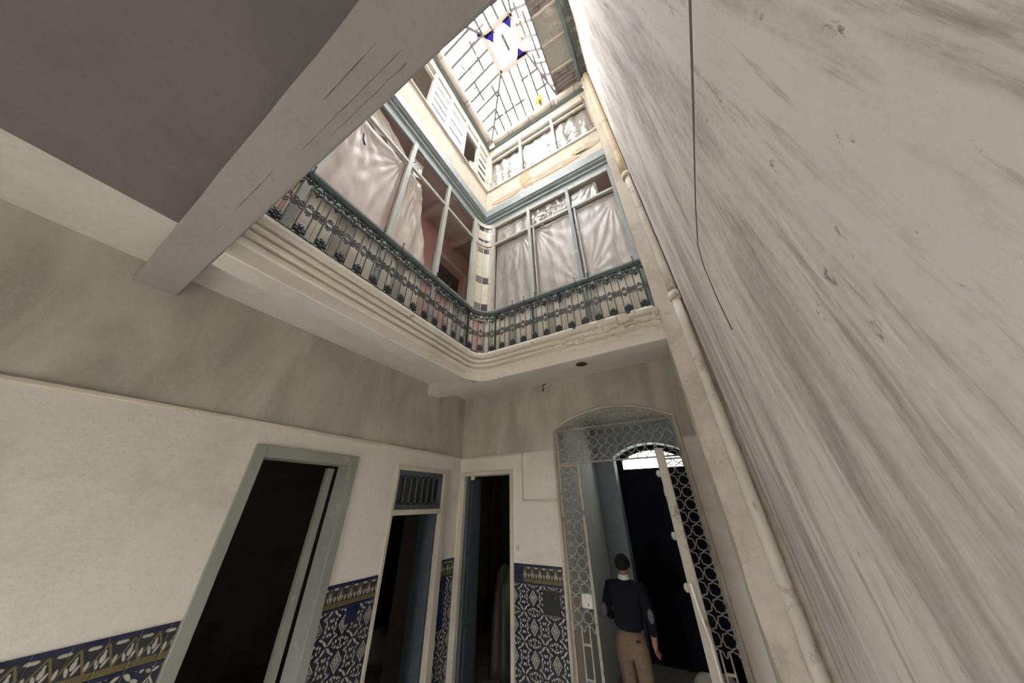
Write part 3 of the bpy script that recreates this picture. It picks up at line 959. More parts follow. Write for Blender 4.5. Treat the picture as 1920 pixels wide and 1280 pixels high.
def sash(parent, y0, y1, z0, z1, rows_, cols_, mat_p, mat_f):
    s = part('casement', MB().box(XF - 0.03, XF + 0.0, y0, y0 + 0.035, z0, z1).box(XF - 0.03, XF + 0.0, y1 - 0.035, y1, z0, z1)
             .box(XF - 0.03, XF + 0.0, y0 + 0.035, y1 - 0.035, z0, z0 + 0.05).box(XF - 0.03, XF + 0.0, y0 + 0.035, y1 - 0.035, z1 - 0.04, z1), mat_f, parent)
    ya, yb, za, zb = y0 + 0.035, y1 - 0.035, z0 + 0.05, z1 - 0.04
    for r in range(rows_):
        for c in range(cols_):
            p, q = ya + (yb - ya) * c / cols_, ya + (yb - ya) * (c + 1) / cols_
            s0, s1 = za + (zb - za) * r / rows_, za + (zb - za) * (r + 1) / rows_
            part('pane', MB().box(XF - 0.02, XF - 0.012, p + 0.006, q - 0.006, s0 + 0.02, s1 - 0.02), mat_p, s)
    for r in range(1, rows_):
        z = za + (zb - za) * r / rows_
        part('glazing_bar', MB().box(XF - 0.028, XF - 0.004, ya, yb, z - 0.035, z + 0.035), 'muntin', s)


sash(w4, 1.28, 1.705, 8.5, 9.63, 4, 2, 'frosted', 'window_cream')
sash(w4, 1.765, 2.205, 8.5, 9.63, 3, 1, 'frosted', 'window_cream')
sash(w4, 2.75, 3.10, 8.5, 9.63, 4, 1, 'frosted_green', 'window_cream')
for y0, y1 in zip(UY[:-1], UY[1:]):
    part('pane', MB().box(XF - 0.02, XF - 0.012, y0 + 0.03, y1 - 0.03, 9.69, 9.80), 'frosted', w4)
    part('pane', MB().box(XF - 0.02, XF - 0.012, y0 + 0.03, y1 - 0.03, 9.815, 9.93), 'frosted', w4)
# loose half-open casement leaning in the empty opening
lc = thing('loose_casement', (XF - 0.05, 2.66, 8.5), 'narrow cream casement leaf hanging open in the empty upper opening', 'casement')
part('stile', MB().bar((XF - 0.05, 2.68, 8.5), (XF - 0.05, 2.68, 9.0), 0.03, 0.03), 'window_cream', lc)
part('stile', MB().bar((XF - 0.10, 2.60, 8.5), (XF - 0.10, 2.60, 9.0), 0.03, 0.03), 'window_cream', lc)
part('rail', MB().bar((XF - 0.05, 2.68, 8.98), (XF - 0.10, 2.60, 8.98), 0.03, 0.03), 'window_cream', lc)
part('pane', MB().bar((XF - 0.06, 2.665, 8.74), (XF - 0.09, 2.615, 8.74), 0.006, 0.46), 'frosted', lc)

w5 = thing('window_5', (-1.1, YF, 8.5), 'cream timber window frames under the roof above the blue grey beam', 'window', kind='structure')
UX = [XF + 0.06, -1.51, -0.69, 0.13]
for x in UX:
    bevel(part('post', MB().box(x - 0.03, x + 0.03, YF - 0.02, YF + 0.06, 8.50, 9.98), 'window_cream', w5), 0.005)
for a, b in zip(UX[:-1], UX[1:]):
    part('head_rail', MB().box(a + 0.03, b - 0.03, YF - 0.015, YF + 0.04, 9.93, 9.99), 'window_cream', w5)
    part('transom_bar', MB().box(a + 0.03, b - 0.03, YF - 0.012, YF + 0.035, 9.66, 9.71), 'window_cream', w5)
    for k in range(3):
        z = 9.73 + 0.066 * k
        part('slat', MB().add([(a + 0.03, YF, z), (b - 0.03, YF, z), (b - 0.03, YF + 0.035, z + 0.055), (a + 0.03, YF + 0.035, z + 0.055),
                               (a + 0.03, YF + 0.006, z), (b - 0.03, YF + 0.006, z), (b - 0.03, YF + 0.041, z + 0.055), (a + 0.03, YF + 0.041, z + 0.055)],
                              [(0, 1, 2, 3), (7, 6, 5, 4), (0, 4, 5, 1), (3, 2, 6, 7), (0, 3, 7, 4), (1, 5, 6, 2)]), 'panel_grey', w5)
part('sill', MB().box(UX[0], UX[-1], YF - 0.03, YF + 0.08, 8.47, 8.52), 'window_cream', w5)

# ------------------------------------------------------------------ polythene sheets
def sheet(label, axis, c, a0, a1, z0, z1, mat, seed, amp=0.02, left=None, right=None, topf=None, pins=((0.5, 1.0),), sag=0.0, nu=56, nv=64, fine=0.3):
    """sheet in the plane axis=c, between a0..a1 and z0..z1; left/right give edge positions by v; folds fan out from the pins"""
    r = random.Random(seed)
    ph = [r.uniform(0, 6.28) for _ in range(8)]
    mb = MB()
    sg = -1 if axis == 0 else 1

    def fn(u, v):
        l = a0 if left is None else left(v)
        q = a1 if right is None else right(v)
        a = l + (q - l) * u
        zt = z1 if topf is None else topf(u)
        z = z0 + (zt - z0) * v
        d = 0.0
        for i, (pu, pv) in enumerate(pins):
            ang = math.atan2(v - pv, (u - pu) * 0.9 + 1e-6)
            rr = math.hypot(u - pu, v - pv)
            d += 0.32 * amp * math.sin(ang * (17 + 5 * i) + ph[i]) * min(1, rr * 4) / (0.7 + 2.2 * rr)
        nz_ = noise.noise(Vector((a * 6 + seed, z * 1.3, 1.0)))
        d += amp * 0.8 * math.sin(a * 30 + 5 * noise.noise(Vector((a, z * 0.8, seed))) + ph[6]) * (0.35 + 0.65 * (1 - v)) * 0.6
        d += amp * 0.7 * nz_ + amp * fine * noise.noise(Vector((a * 15, z * 6, seed + 9)))
        d += sag * math.sin(PI * u) * math.sin(PI * v)
        e = 0.006 * noise.noise(Vector((u * 9, v * 9, seed)))
        if axis == 0:
            return (c + sg * abs(d) if False else c + d * -1, a + e, z + e)
        return (a + e, c + d, z + e)
    mb.grid(fn, nu, nv)
    o = part('plastic_sheet', mb, mat, None, True)
    tag(o, label, 'plastic sheet', 'plastic sheets closing the gallery')
    return o


cxl = XF - 0.075
sheet('wide pinkish plastic sheet filling the tall gallery bay beside the torn hanging sheet', 0, cxl, 0.44, 1.24, 4.86, 6.6, 'film_pink', 11, 0.022, pins=((0.1, 1.0), (0.95, 0.98)))
sheet('pinkish plastic sheet in the gallery bay next to the overhead beam', 0, cxl, NY + 0.03, 0.36, 4.9, 6.55, 'film_pink', 12, 0.016, pins=((0.5, 1.0),))


def edge2(v):
    z = 4.86 + (6.6 - 4.86) * v
    pts = [(4.9, 2.0), (5.09, 1.95), (6.0, 1.70), (6.76, 1.55), (7.2, 1.40)]
    for (za, ya), (zb, yb) in zip(pts[:-1], pts[1:]):
        if z <= zb:
            return ya + (yb - ya) * (z - za) / (zb - za)
    return 1.4


sheet('long cream plastic sheet torn loose and hanging to a slanted edge', 0, cxl - 0.02, 1.31, 2.0, 4.86, 6.6, 'film_cream', 13, 0.03, right=edge2, pins=((0.15, 1.0), (0.7, 1.0)))
sheet('gathered whitish plastic sheet bunched above the transom bar', 0, cxl - 0.01, 0.5, 1.27, 6.64, 7.1, 'film_cream', 14, 0.03, topf=lambda u: 7.12 - 0.38 * u * u, pins=((0.0, 1.0), (1.0, 0.3)))
sheet('small crumpled clear scrap of plastic behind the transom bar', 0, cxl, 1.31, 1.52, 6.62, 6.98, 'film_white', 15, 0.03, pins=((0.5, 1.0),), nu=24, nv=30)
cyb = YF + 0.065
sheet('pink tinted plastic sheet with long folds beside the curved corner light', 1, cyb, -2.15, -1.44, 4.9, 6.57, 'film_grey', 21, 0.02, pins=((0.75, 1.02),))
sheet('grey plastic sheet with radiating creases in the middle gallery bay', 1, cyb, -1.37, -0.66, 4.9, 6.57, 'film_grey', 22, 0.014, pins=((1.0, 0.05), (0.1, 1.0)))
sheet('grey plastic sheet pulled tight in the gallery bay beside the drain pipe', 1, cyb, -0.585, 0.11, 4.9, 6.57, 'film_grey', 23, 0.011, pins=((0.9, 0.9), (0.1, 0.1)))
sheet('limp plastic sheet above the transom next to the curved corner light', 1, cyb, -2.15, -1.44, 6.64, 7.11, 'film_grey', 24, 0.022, pins=((1.0, 1.0),), nv=30)
sheet('bright crinkled plastic sheet above the transom of the middle bay', 1, cyb, -1.37, -0.66, 6.64, 7.11, 'film_white', 25, 0.03, pins=((0.0, 0.2), (1.0, 0.3)), nv=30, fine=0.6)
sheet('swagged plastic sheet above the transom leaving a dark gap', 1, cyb, -0.585, -0.12, 6.64, 7.11, 'film_white', 26, 0.03, pins=((0.85, 1.1),), topf=lambda u: 7.0 + 0.1 * u, nv=30)
for i, (a, b, lab) in enumerate(((UX[0] + 0.04, -1.55, 'crinkled plastic sheet in the upper window beside the small paned casements'),
                                 (-1.47, -0.73, 'crinkled plastic sheet in the middle upper window'),
                                 (-0.65, 0.09, 'crinkled plastic sheet in the upper window nearest the pilaster'))):
    sheet(lab, 1, YF + 0.07, a, b, 8.53, 9.65, 'film_white', 31 + i, 0.03, pins=((0.9 - 0.35 * i, 0.35), (0.1, 0.0)), nu=44, nv=48, fine=0.5)

# ------------------------------------------------------------------ railing
N_SEG = 40
rcx, rcy, rr_ = RX + 0.30, RY - 0.30, 0.30
L1 = rcy - (NY + 0.01)
L2 = rr_ * PI / 2
L3 = 0.145 - rcx
LT = L1 + L2 + L3


def rail_at(s_):
    if s_ < L1:
        return Vector((RX, NY + 0.01 + s_, 0)), PI / 2
    if s_ < L1 + L2:
        a = (s_ - L1) / rr_
        return Vector((rcx - rr_ * math.cos(a), rcy + rr_ * math.sin(a), 0)), PI / 2 - a
    return Vector((rcx + (s_ - L1 - L2), RY, 0)), 0.0


RZ0, RZ1 = 4.07, 4.85
ZK = 0.895


def zk(z):
    return 4.07 + (z - 4.07) * ZK


rail = thing('balcony_railing', (RX, 1.6, RZ0), 'black wrought iron scrollwork railing with blue grey handrail round the gallery', 'railing')


def rail_sweep(prof2, name, mat):
    mb = MB()
    ss = [L1 * i / 20 for i in range(20)] + [L1 + L2 * i / 12 for i in range(12)] + [L1 + L2 + L3 * i / 20 for i in range(21)]
    for s_ in ss:
        p, a = rail_at(s_ if s_ < LT else LT - 1e-6)
        nx, ny_ = math.sin(a), -math.cos(a)
        for (o, z) in prof2:
            mb.v.append((p.x + nx * o, p.y + ny_ * o, zk(z)))
    m = len(prof2)
    for i in range(len(ss) - 1):
        for k in range(m):
            l = (k + 1) % m
            mb.f.append((i * m + k, (i + 1) * m + k, (i + 1) * m + l, i * m + l))
    mb.f.append(tuple(range(m)))
    mb.f.append(tuple((len(ss) - 1) * m + k for k in range(m - 1, -1, -1)))
    return part(name, mb, mat, rail)


rail_sweep([(-0.045, 4.90), (0.03, 4.90), (0.036, 4.905), (0.036, 4.93), (0.02, 4.942), (-0.045, 4.942)], 'handrail', 'teal')
rail_sweep([(-0.03, 4.868), (0.012, 4.868), (0.012, 4.90), (-0.03, 4.90)], 'top_bar', 'teal_dark')
rail_sweep([(-0.012, 4.085), (0.012, 4.085), (0.012, 4.10), (-0.012, 4.10)], 'bottom_bar', 'iron')

NP = round(LT / 0.178)
PD = LT / NP


def spiral(cx, cz, r, turns, a0, dr, n=None, r_in=0.25):
    n = n or max(10, int(12 * turns))
    return [(cx + r * (1 - (1 - r_in) * i / n) * math.cos(a0 + dr * 2 * PI * turns * i / n), 0, cz + r * (1 - (1 - r_in) * i / n) * math.sin(a0 + dr * 2 * PI * turns * i / n)) for i in range(n + 1)]


def motif(g):
    g.v = [(x, y, zk(z)) for x, y, z in g.v]
    return g


T = 0.0082
# meshes are made round the middle of one repeat, heights as in the railing
g = MB()
for sx in (-1, 1):
    g.tube([(sx * q[0], q[1], q[2]) for q in spiral(PD * 0.25, 4.828, 0.038, 1.25, PI / 2, -1)], T, 5)
    g.tube([(sx * q[0], q[1], q[2]) for q in spiral(PD * 0.46, 4.79, 0.024, 1.1, -PI / 2, 1)], T, 5)
    g.tube([(sx * PD * 0.25, 0, 4.803), (sx * PD * 0.2, 0, 4.785), (sx * PD * 0.1, 0, 4.775), (0, 0, 4.79)], T, 5)
me_top = motif(g).mesh('top_scroll', 'iron')
g = MB()
for sx in (-1, 1):
    g.tube([(0, 0, 4.705), (sx * 0.012, 0, 4.712), (sx * 0.026, 0, 4.728), (sx * 0.038, 0, 4.735), (sx * 0.044, 0, 4.75)], T * 1.05, 5)
    g.ball((sx * 0.013, 0, 4.722), 0.009, n=6, m=4)
g.tube([(0, 0, 4.79), (0, 0, 4.70)], T, 5)
g.ball((0, 0, 4.692), 0.011, 0.009, 0.014, 6, 4)
me_pend = motif(g).mesh('trefoil_pendant', 'iron')
g = MB()
ZM = 4.475
g.tube([(0.036 * math.cos(a), 0, ZM + 0.030 * math.sin(a)) for a in [2 * PI * i / 14 for i in range(14)]], T * 1.1, 5, True)
for sx in (-1, 1):
    for sz in (-1, 1):
        g.tube([(sx * q[0], 0, ZM + sz * q[2]) for q in spiral(PD * 0.36, 0.024, 0.027, 1.0, PI, -1)], T * 1.1, 5)
        g.tube([(sx * 0.03, 0, ZM + sz * 0.016), (sx * 0.045, 0, ZM + sz * 0.034), (sx * 0.06, 0, ZM + sz * 0.03)], T, 5)
    g.tube([(sx * 0.034, 0, ZM), (sx * PD * 0.5, 0, ZM)], T, 5)
me_mid = motif(g).mesh('middle_scroll', 'iron_light')
me_tref = []
for sz in (-1, 1):
    g = MB()
    g.tube([(0, 0, ZM + sz * 0.026), (0, 0, ZM + sz * 0.055)], T, 5)
    g.ball((0, 0, ZM + sz * 0.068), 0.012, 0.009, 0.015, 6, 4)
    for sx in (-1, 1):
        g.ball((sx * 0.017, 0, ZM + sz * 0.052), 0.0125, 0.009, 0.011, 6, 4)
    me_tref.append(motif(g).mesh('trefoil', 'iron_light'))
g = MB()
for sx in (-1, 1):
    g.tube([(sx * q[0], 0, q[2]) for q in spiral(PD * 0.36, 4.128, 0.026, 1.1, PI, 1)], T, 5)
    g.tube([(sx * (0.006 + PD * 0.22 * math.sin(t)), 0, 4.155 - 0.05 * math.sin(t * 0.9) + 0.05 * (1 - math.cos(t)) * 0.2) for t in [PI * 0.62 * i / 7 for i in range(8)]], T, 5)
me_bot = motif(g).mesh('bottom_scroll', 'iron_light')
g = MB()
for k in range(6):
    a = PI / 2 + 2 * PI * k / 6
    g.ball((0.030 * math.cos(a), -0.004, 4.195 + 0.030 * math.sin(a)), 0.024, 0.016, 0.024, 6, 4)
g.ball((0, -0.012, 4.195), 0.012, 0.010, 0.012, 6, 4)
for sx in (-1, 1):
    g.tube([(0, 0, 4.22), (sx * 0.01, 0, 4.245), (sx * 0.022, 0, 4.252)], T, 5)
g.tube([(0, 0, 4.22), (0, 0, 4.262)], T, 5)
me_ros = motif(g).mesh('rosette', 'iron_rosette')
me_bal = motif(MB().tube([(0, 0, 4.10), (0, 0, 4.40), (0.004, 0, 4.44), (0, 0, 4.50), (0, 0, 4.80)], 0.0065, 6)).mesh('baluster', 'iron_light')
for i in range(NP):
    s_ = (i + 0.5) * PD
    p, a = rail_at(s_)
    for nm, me in (('top_scroll', me_top), ('trefoil_pendant', me_pend), ('middle_scroll', me_mid), ('trefoil', me_tref[0]), ('trefoil', me_tref[1]), ('bottom_scroll', me_bot), ('rosette', me_ros)):
        inst(nm, me, rail, p, a)
    for q in (-0.25, 0.25):
        pb, ab = rail_at(s_ + q * PD)
        inst('baluster', me_bal, rail, pb, ab)
me_pin = motif(MB().tube([(0, 0, 4.88), (0, -0.004, 4.965), (0, 0.0, 4.985)], 0.006, 6).ball((0, 0, 4.99), 0.011, n=6, m=4)).mesh('rail_pin', 'iron')
for y in (0.36, 1.12, 1.38, 1.95, 2.2):
    inst('rail_pin', me_pin, rail, (RX + 0.038, y, 0), PI / 2)
for x in (-1.68, -1.48, -1.3, -0.69, -0.51, 0.07):
    inst('rail_pin', me_pin, rail, (x, RY - 0.038, 0), 0)
for s_ in (L1 - 0.02, L1 + L2 - 0.02, L1 + L2 + 0.62, LT - 0.04):
    p, a = rail_at(s_)
    g = MB().bar((p.x, p.y, 4.07), (p.x, p.y, 4.79), 0.022, 0.022, (math.cos(a), math.sin(a), 0))
    part('standard', g, 'iron', rail)
rag = MB().grid(lambda u, v: (-1.02 + 0.085 * (u - 0.5) * (1 - 0.55 * (1 - v)) + 0.04, RY + 0.09 + 0.006 * math.sin(u * 9), 4.66 + 0.24 * v), 8, 10)
tag(part('blue_rag', rag, 'blue_cloth', None, True), 'dark blue rag tucked behind the railing', 'rag')

# ------------------------------------------------------------------ skylight
OX0, OX1, OY0, OY1, OZ = -2.27, -0.40, 0.25, 3.06, 10.50
LX0, LX1, LY0, LY1, LZ = -1.43, -0.75, 1.44, 2.15, 10.98
sk = thing('skylight', (-1.1, 1.65, 10.5), 'hipped iron and glass skylight with broken bars over the court', 'skylight', kind='structure')


def slope(side, f, h):
    """f along the eaves 0..1, h up the slope 0..1"""
    if side == 'back':
        a, b = Vector((OX0 + (OX1 - OX0) * f, OY1, OZ)), Vector((LX0 + (LX1 - LX0) * f, LY1, LZ))
    elif side == 'front':
        a, b = Vector((OX0 + (OX1 - OX0) * f, OY0, OZ)), Vector((LX0 + (LX1 - LX0) * f, LY0, LZ))
    elif side == 'left':
        a, b = Vector((OX0, OY0 + (OY1 - OY0) * f, OZ)), Vector((LX0, LY0 + (LY1 - LY0) * f, LZ))
    else:
        a, b = Vector((OX1, OY0 + (OY1 - OY0) * f, OZ)), Vector((LX1, LY0 + (LY1 - LY0) * f, LZ))
    return a.lerp(b, h)


def bay(side, a, h):
    """point on a slope: a = coordinate along the eaves, h = 0 eaves .. 1 lantern or hip"""
    if side in ('back', 'front'):
        e, c, lo, hi, l0, l1 = (OY1 if side == 'back' else OY0), (LY1 if side == 'back' else LY0), OX0, OX1, LX0, LX1
    else:
        e, c, lo, hi, l0, l1 = (OX0 if side == 'left' else OX1), (LX0 if side == 'left' else LX1), OY0, OY1, LY0, LY1
    m = 1.0
    if a < l0:
        m = (a - lo) / (l0 - lo)
    elif a > l1:
        m = (hi - a) / (hi - l1)
    d = e + (c - e) * m * h
    z = OZ + (LZ - OZ) * m * h
    return Vector((a, d, z)) if side in ('back', 'front') else Vector((d, a, z))


for side, n in (('back', 9), ('front', 9), ('left', 12), ('right', 12)):
    lo, hi = (OX0, OX1) if side in ('back', 'front') else (OY0, OY1)
    for i in range(n):
        a0, a1 = lo + (hi - lo) * (i + 0.04) / n, lo + (hi - lo) * (i + 0.96) / n
        for h0, h1 in ((0.02, 0.5), (0.5, 0.98)):
            if rnd.random() < 0.05:
                continue
            q = [bay(side, a0, h0), bay(side, a1, h0), bay(side, a1, h1), bay(side, a0, h1)]
            nrm = (q[1] - q[0]).cross(q[2] - q[0])
            if nrm.length < 1e-6:
                continue
            nrm = nrm.normalized() * 0.004
            part('pane', MB().add([v - nrm for v in q] + [v + nrm for v in q], [(3, 2, 1, 0), (4, 5, 6, 7), (0, 1, 5, 4), (1, 2, 6, 5), (2, 3, 7, 6), (3, 0, 4, 7)]), 'sky_glass', sk)
        if i:
            a = lo + (hi - lo) * i / n
            part('glazing_bar', MB().bar(bay(side, a, 0), bay(side, a, 1), 0.046, 0.03), 'bar', sk)
    for h in (0.33, 0.66):
        p, q = slope(side, 0, h), slope(side, 1, h)
        k = 5
        for m in range(k):
            if rnd.random() < 0.3:
                continue
            part('cross_bar', MB().bar(p.lerp(q, m / k), p.lerp(q, (m + 0.9) / k), 0.044, 0.03), 'bar', sk)
    part('eaves_bar', MB().bar(slope(side, 0, 0), slope(side, 1, 0), 0.03, 0.04), 'bar', sk)
    part('lantern_curb', MB().bar(slope(side, 0, 1), slope(side, 1, 1), 0.10, 0.08), 'gutter', sk)
for f, side in ((0, 'back'), (1, 'back'), (0, 'front'), (1, 'front')):
    part('hip_bar', MB().bar(slope(side, f, 0), slope(side, f, 1), 0.05, 0.04), 'bar', sk)
part('lantern_pane', MB().box(LX0, LX1, LY0, LY1, LZ + 0.04, LZ + 0.046), 'sky_glass', sk)
for i in range(7):
    y = OY0 + (OY1 - OY0) * i / 6
    part('batten', MB().bar((0.10, y, 10.485), (-0.42, y, 10.535), 0.03, 0.03), 'gutter', sk)
part('lantern_stay', MB().bar((-1.08, 1.62, LZ), (-1.06, 1.92, LZ), 0.06, 0.03), 'bar', sk)
for (x, y, dx, dy) in ((LX0, LY0, -0.20, -0.12), (LX0, LY0, 0.26, 0.20), (LX1, LY0, -0.22, 0.20), (LX1, LY1, -0.24, -0.20)):
    part('blue_pane', MB().prism([(x, y), (x + dx, y + 0.02 * (1 if dy > 0 else -1)), (x + dx * 0.5, y + dy)], LZ - 0.06, LZ - 0.052, 2), 'blue_glass', sk, label='triangle of cobalt stained glass')
part('yellow_pane', MB().prism([(-0.95, OY1 - 0.02), (-0.72, OY1 - 0.02), (-0.75, OY1 - 0.25), (-0.93, OY1 - 0.2)], OZ + 0.06, OZ + 0.066, 2), flat('yellow_glass', (0.7, 0.62, 0.2), 0.3), sk)
# broken wire hooks and twisted lead strips hanging in the glazing
for i in range(16):
    x, y = rnd.uniform(-2.1, -0.3), rnd.uniform(0.9, 2.9)
    a = rnd.choice((0, PI / 2)) + rnd.uniform(-0.25, 0.25)
    l = rnd.uniform(0.08, 0.2)
    part('broken_bar', MB().tube([(x, y, 10.55), (x + l * 0.5 * math.cos(a), y + l * 0.5 * math.sin(a), 10.53), (x + l * math.cos(a), y + l * math.sin(a), 10.56)], 0.017, 5), 'bar', sk)
# corrugated sheets patching the right slope
for i in range(6):
    f0, f1 = i / 6 + 0.004, (i + 1) / 6 - 0.004
    if i in (0, 2, 5):
        def cor(u, v, f0=f0, f1=f1):
            return Vector((0.10 - 0.52 * v, OY0 + (OY1 - OY0) * (f0 + (f1 - f0) * u), 10.51 + 0.05 * v + 0.018 * math.sin(u * 2 * PI * 6)))
        part('corrugated_sheet', MB().grid(cor, 48, 2), 'zinc', sk, True)
    else:
        q = [Vector((xx, OY0 + (OY1 - OY0) * ff, 10.50 + 0.05 * (0.1 - xx) / 0.5)) for xx, ff in ((0.10, f0), (0.10, f1), (-0.42, f1), (-0.42, f0))]
        up_ = Vector((0, 0, 0.012))
        part('patch_sheet', MB().add(q + [v + up_ for v in q], [(3, 2, 1, 0), (4, 5, 6, 7), (0, 1, 5, 4), (1, 2, 6, 5), (2, 3, 7, 6), (3, 0, 4, 7)]), 'patch_grey', sk)
# eaves timbers, flashing strip to the party wall, gutters
struct('trim_16', MB().box(0.10, 0.16, NY, 3.06, 10.38, 10.52), 'teal_dark')
struct('trim_17', MB().box(0.16, 0.335, NY, 3.06, 10.46, 10.52), 'flashing')
struct('trim_18', MB().box(XF, XF + 0.06, NY, YF, 10.26, 10.34).box(XF + 0.06, 0.155, YF - 0.05, YF, 10.26, 10.34), 'teal_dark')
gl = thing('gutter', (-2.31, 1.6, 10.3), 'long weathered round gutter above the small paned upper windows', 'gutter', 'roof gutters')
for i in range(3):
    a, b = NY + (3.08 - NY) * i / 3, NY + (3.08 - NY) * (i + 1) / 3
    part('gutter_pipe', MB().tube([(-2.315, a, 10.40), (-2.315, b - 0.01, 10.40)], 0.092, 14), 'gutter', gl, True)
    part('bracket', MB().tube([(-2.315 + 0.098 * math.cos(t), b - 0.1, 10.40 + 0.098 * math.sin(t)) for t in [2 * PI * k / 16 for k in range(16)]], 0.008, 5, True), 'wire', gl)
gb_ = thing('gutter', (-1.0, 3.07, 10.3), 'weathered round gutter over the crinkled plastic windows', 'gutter', 'roof gutters')
for i in range(4):
    a, b = -2.22 + (0.10 + 2.22) * i / 4, -2.22 + (0.10 + 2.22) * (i + 1) / 4
    part('gutter_pipe', MB().tube([(a, 3.085, 10.40), (b - 0.01, 3.085, 10.40)], 0.085, 14), 'gutter', gb_, True)
    part('bracket', MB().tube([(b - 0.12, 3.085 + 0.091 * math.cos(t), 10.40 + 0.091 * math.sin(t)) for t in [2 * PI * k / 16 for k in range(16)]], 0.008, 5, True), 'wire', gb_)
part('downspout_elbow', MB().tube([(0.06, 3.08, 10.40), (0.14, 3.07, 10.42), (0.20, 3.05, 10.40), (0.24, 3.0, 10.30)], 0.07, 12), 'gutter', gb_, True)

# ------------------------------------------------------------------ drain pipe on the pilaster
dp = thing('drain_pipe', (0.345, 2.945, 0.0), 'tall plastered drain pipe with an ochre upper length on the pilaster', 'drain pipe')


def px(z):
    return min(0.35, XR(z) - 0.052)


part('pipe_length', MB().tube([(px(z), 2.945, z) for z in [0.02 + (4.17 - 0.02) * i / 10 for i in range(11)]], 0.043, 14), 'pipe', dp, True)
part('pipe_length', MB().tube([(px(z), 2.945, z) for z in [4.17 + (6.47 - 4.17) * i / 6 for i in range(7)]], 0.043, 14), 'pipe', dp, True)
part('pipe_length', MB().tube([(px(z) - 0.006, 2.94, z) for z in [6.40 + (10.3 - 6.40) * i / 8 for i in range(9)]], 0.056, 14), 'pipe_ochre', dp, True, 'ochre clay upper length')
for z in (4.12, 6.40, 8.1, 9.3):
    r = 0.056 if z < 6 else 0.066
    part('collar', MB().tube([(px(z), 2.945, z - 0.05), (px(z), 2.945, z - 0.045), (px(z), 2.945, z + 0.045), (px(z), 2.945, z + 0.05)], [r * 0.86, r, r, r * 0.86], 14), 'pipe' if z < 7 else 'pipe_ochre', dp, True)

# cable along the party wall
cbm = MB()
for off in (0.0, 0.010):
    cbm.tube([(XR(3.58) - 0.014 + 0.0, -0.6, 3.60 + off), (0.392, 0.486, 3.59 + off), (0.392, 0.8, 3.57 + off), (0.392, 1.0, 3.566 + off * 0.4), (0.392, 1.3, 3.555 + off * 0.2), (0.393, 1.573, 3.521 + off * 0.5), (0.394, 1.661, 3.41), (0.396, 1.70, 3.2), (0.398, 1.71, 3.0)], 0.0028, 6)
tag(part('cable', cbm, 'cable', None, True), 'thin grey twin cable running along the streaked party wall', 'cable')
# wires across the upper windows
tag(part('wire', MB().tube([(-2.3, 3.10, 8.62), (-1.4, 3.08, 8.60), (-0.5, 3.08, 8.66), (0.14, 3.10, 8.62)], 0.005, 5), 'wire'), 'thin wire strung across the upper plastic windows', 'wire')
tag(part('wire', MB().tube([(XF + 0.05, 2.0, 8.44), (XF + 0.06, 2.5, 8.38), (XF + 0.05, 2.9, 8.55), (-2.28, 3.12, 8.62)], 0.005, 5), 'wire'), 'loose wire below the small paned casements', 'wire')
tag(part('iron_rod', MB().tube([(0.06, 3.12, 9.98), (0.09, 3.10, 9.3), (0.11, 3.12, 8.55)], 0.011, 6), 'rust'), 'rusty rod standing before the upper window by the pilaster', 'rod')

tag(part('curtain_hook', MB().tube([(XF + 0.03, 0.60, 6.14), (XF + 0.03, 0.615, 6.06), (XF + 0.03, 0.645, 6.0), (XF + 0.03, 0.66, 5.995)], 0.012, 6), 'black_metal'), 'bent black iron hook in front of the pinkish plastic sheet', 'hook')
for k, (xa, xb, y) in enumerate(((-1.25, -0.42, 0.12), (-1.05, -0.55, 0.155), (-2.2, -1.3, 0.10), (-0.95, -0.15, 0.06))):
    pts = [(xa + (xb - xa) * i / 14, y + 0.004 * noise.noise(Vector((i * 0.5, k, 2.0))), ZB - 0.0008) for i in range(15)]
    part('crack', MB().tube(pts, [0.0005 + 0.0022 * abs(noise.noise(Vector((i * 0.4, k, 5.0)))) for i in range(15)], 4), 'cable', bpy.data.objects['trim_3'])
# ------------------------------------------------------------------ doors
# grey framed doorway at the left
d0 = thing('door_1', (XL, 1.64, 0), 'doorway with a plain grey green timber frame beside the tile panel', 'door', kind='structure')
for n_, q in (('jamb', (1.14, 1.23, 0, 2.685)), ('jamb', (2.05, 2.14, 0, 2.685)), ('head', (1.23, 2.05, 2.585, 2.685))):
    bevel(part(n_, MB().box(XL - 0.2, XL + 0.025, *q), 'door_grey', d0), 0.006)
part('inner_stop', MB().box(XL - 0.26, XL - 0.21, 1.95, 2.02, 0, 2.56), 'door_grey', d0)
part('leaf', MB().bar((XL - 0.28, 1.2, 1.29), (XL - 0.75, 0.85, 1.29), 0.04, 2.54), 'door_grey', d0)
# doorway with oval-loop transom panel
d1 = thing('door_2', (XL, 3.2, 0), 'doorway with blue oval loop transom panel and white frame', 'door', kind='structure')
bevel(part('jamb', MB().box(XL - 0.06, XL + 0.018, 2.715, 2.755, 0, 2.66), 'door_white', d1), 0.005)
bevel(part('jamb', MB().box(XL - 0.06, XL + 0.03, 3.60, 3.71, 0, 2.66), 'door_white', d1), 0.008)
bevel(part('head', MB().box(XL - 0.06, XL + 0.02, 2.755, 3.60, 2.60, 2.66), 'door_white', d1), 0.005)
bevel(part('transom_rail', MB().box(XL - 0.1, XL + 0.02, 2.755, 3.60, 2.085, 2.145), 'door_white', d1), 0.005)
tp = part('transom_panel', MB().box(XL - 0.07, XL - 0.01, 2.755, 2.80, 2.145, 2.60).box(XL - 0.07, XL - 0.01, 3.555, 3.60, 2.145, 2.60).box(XL - 0.07, XL - 0.01, 2.80, 3.555, 2.145, 2.20).box(XL - 0.07, XL - 0.01, 2.80, 3.555, 2.545, 2.60), 'door_blue', d1)
part('pane', MB().box(XL - 0.06, XL - 0.05, 2.80, 3.555, 2.20, 2.545), 'dark_glass', tp)
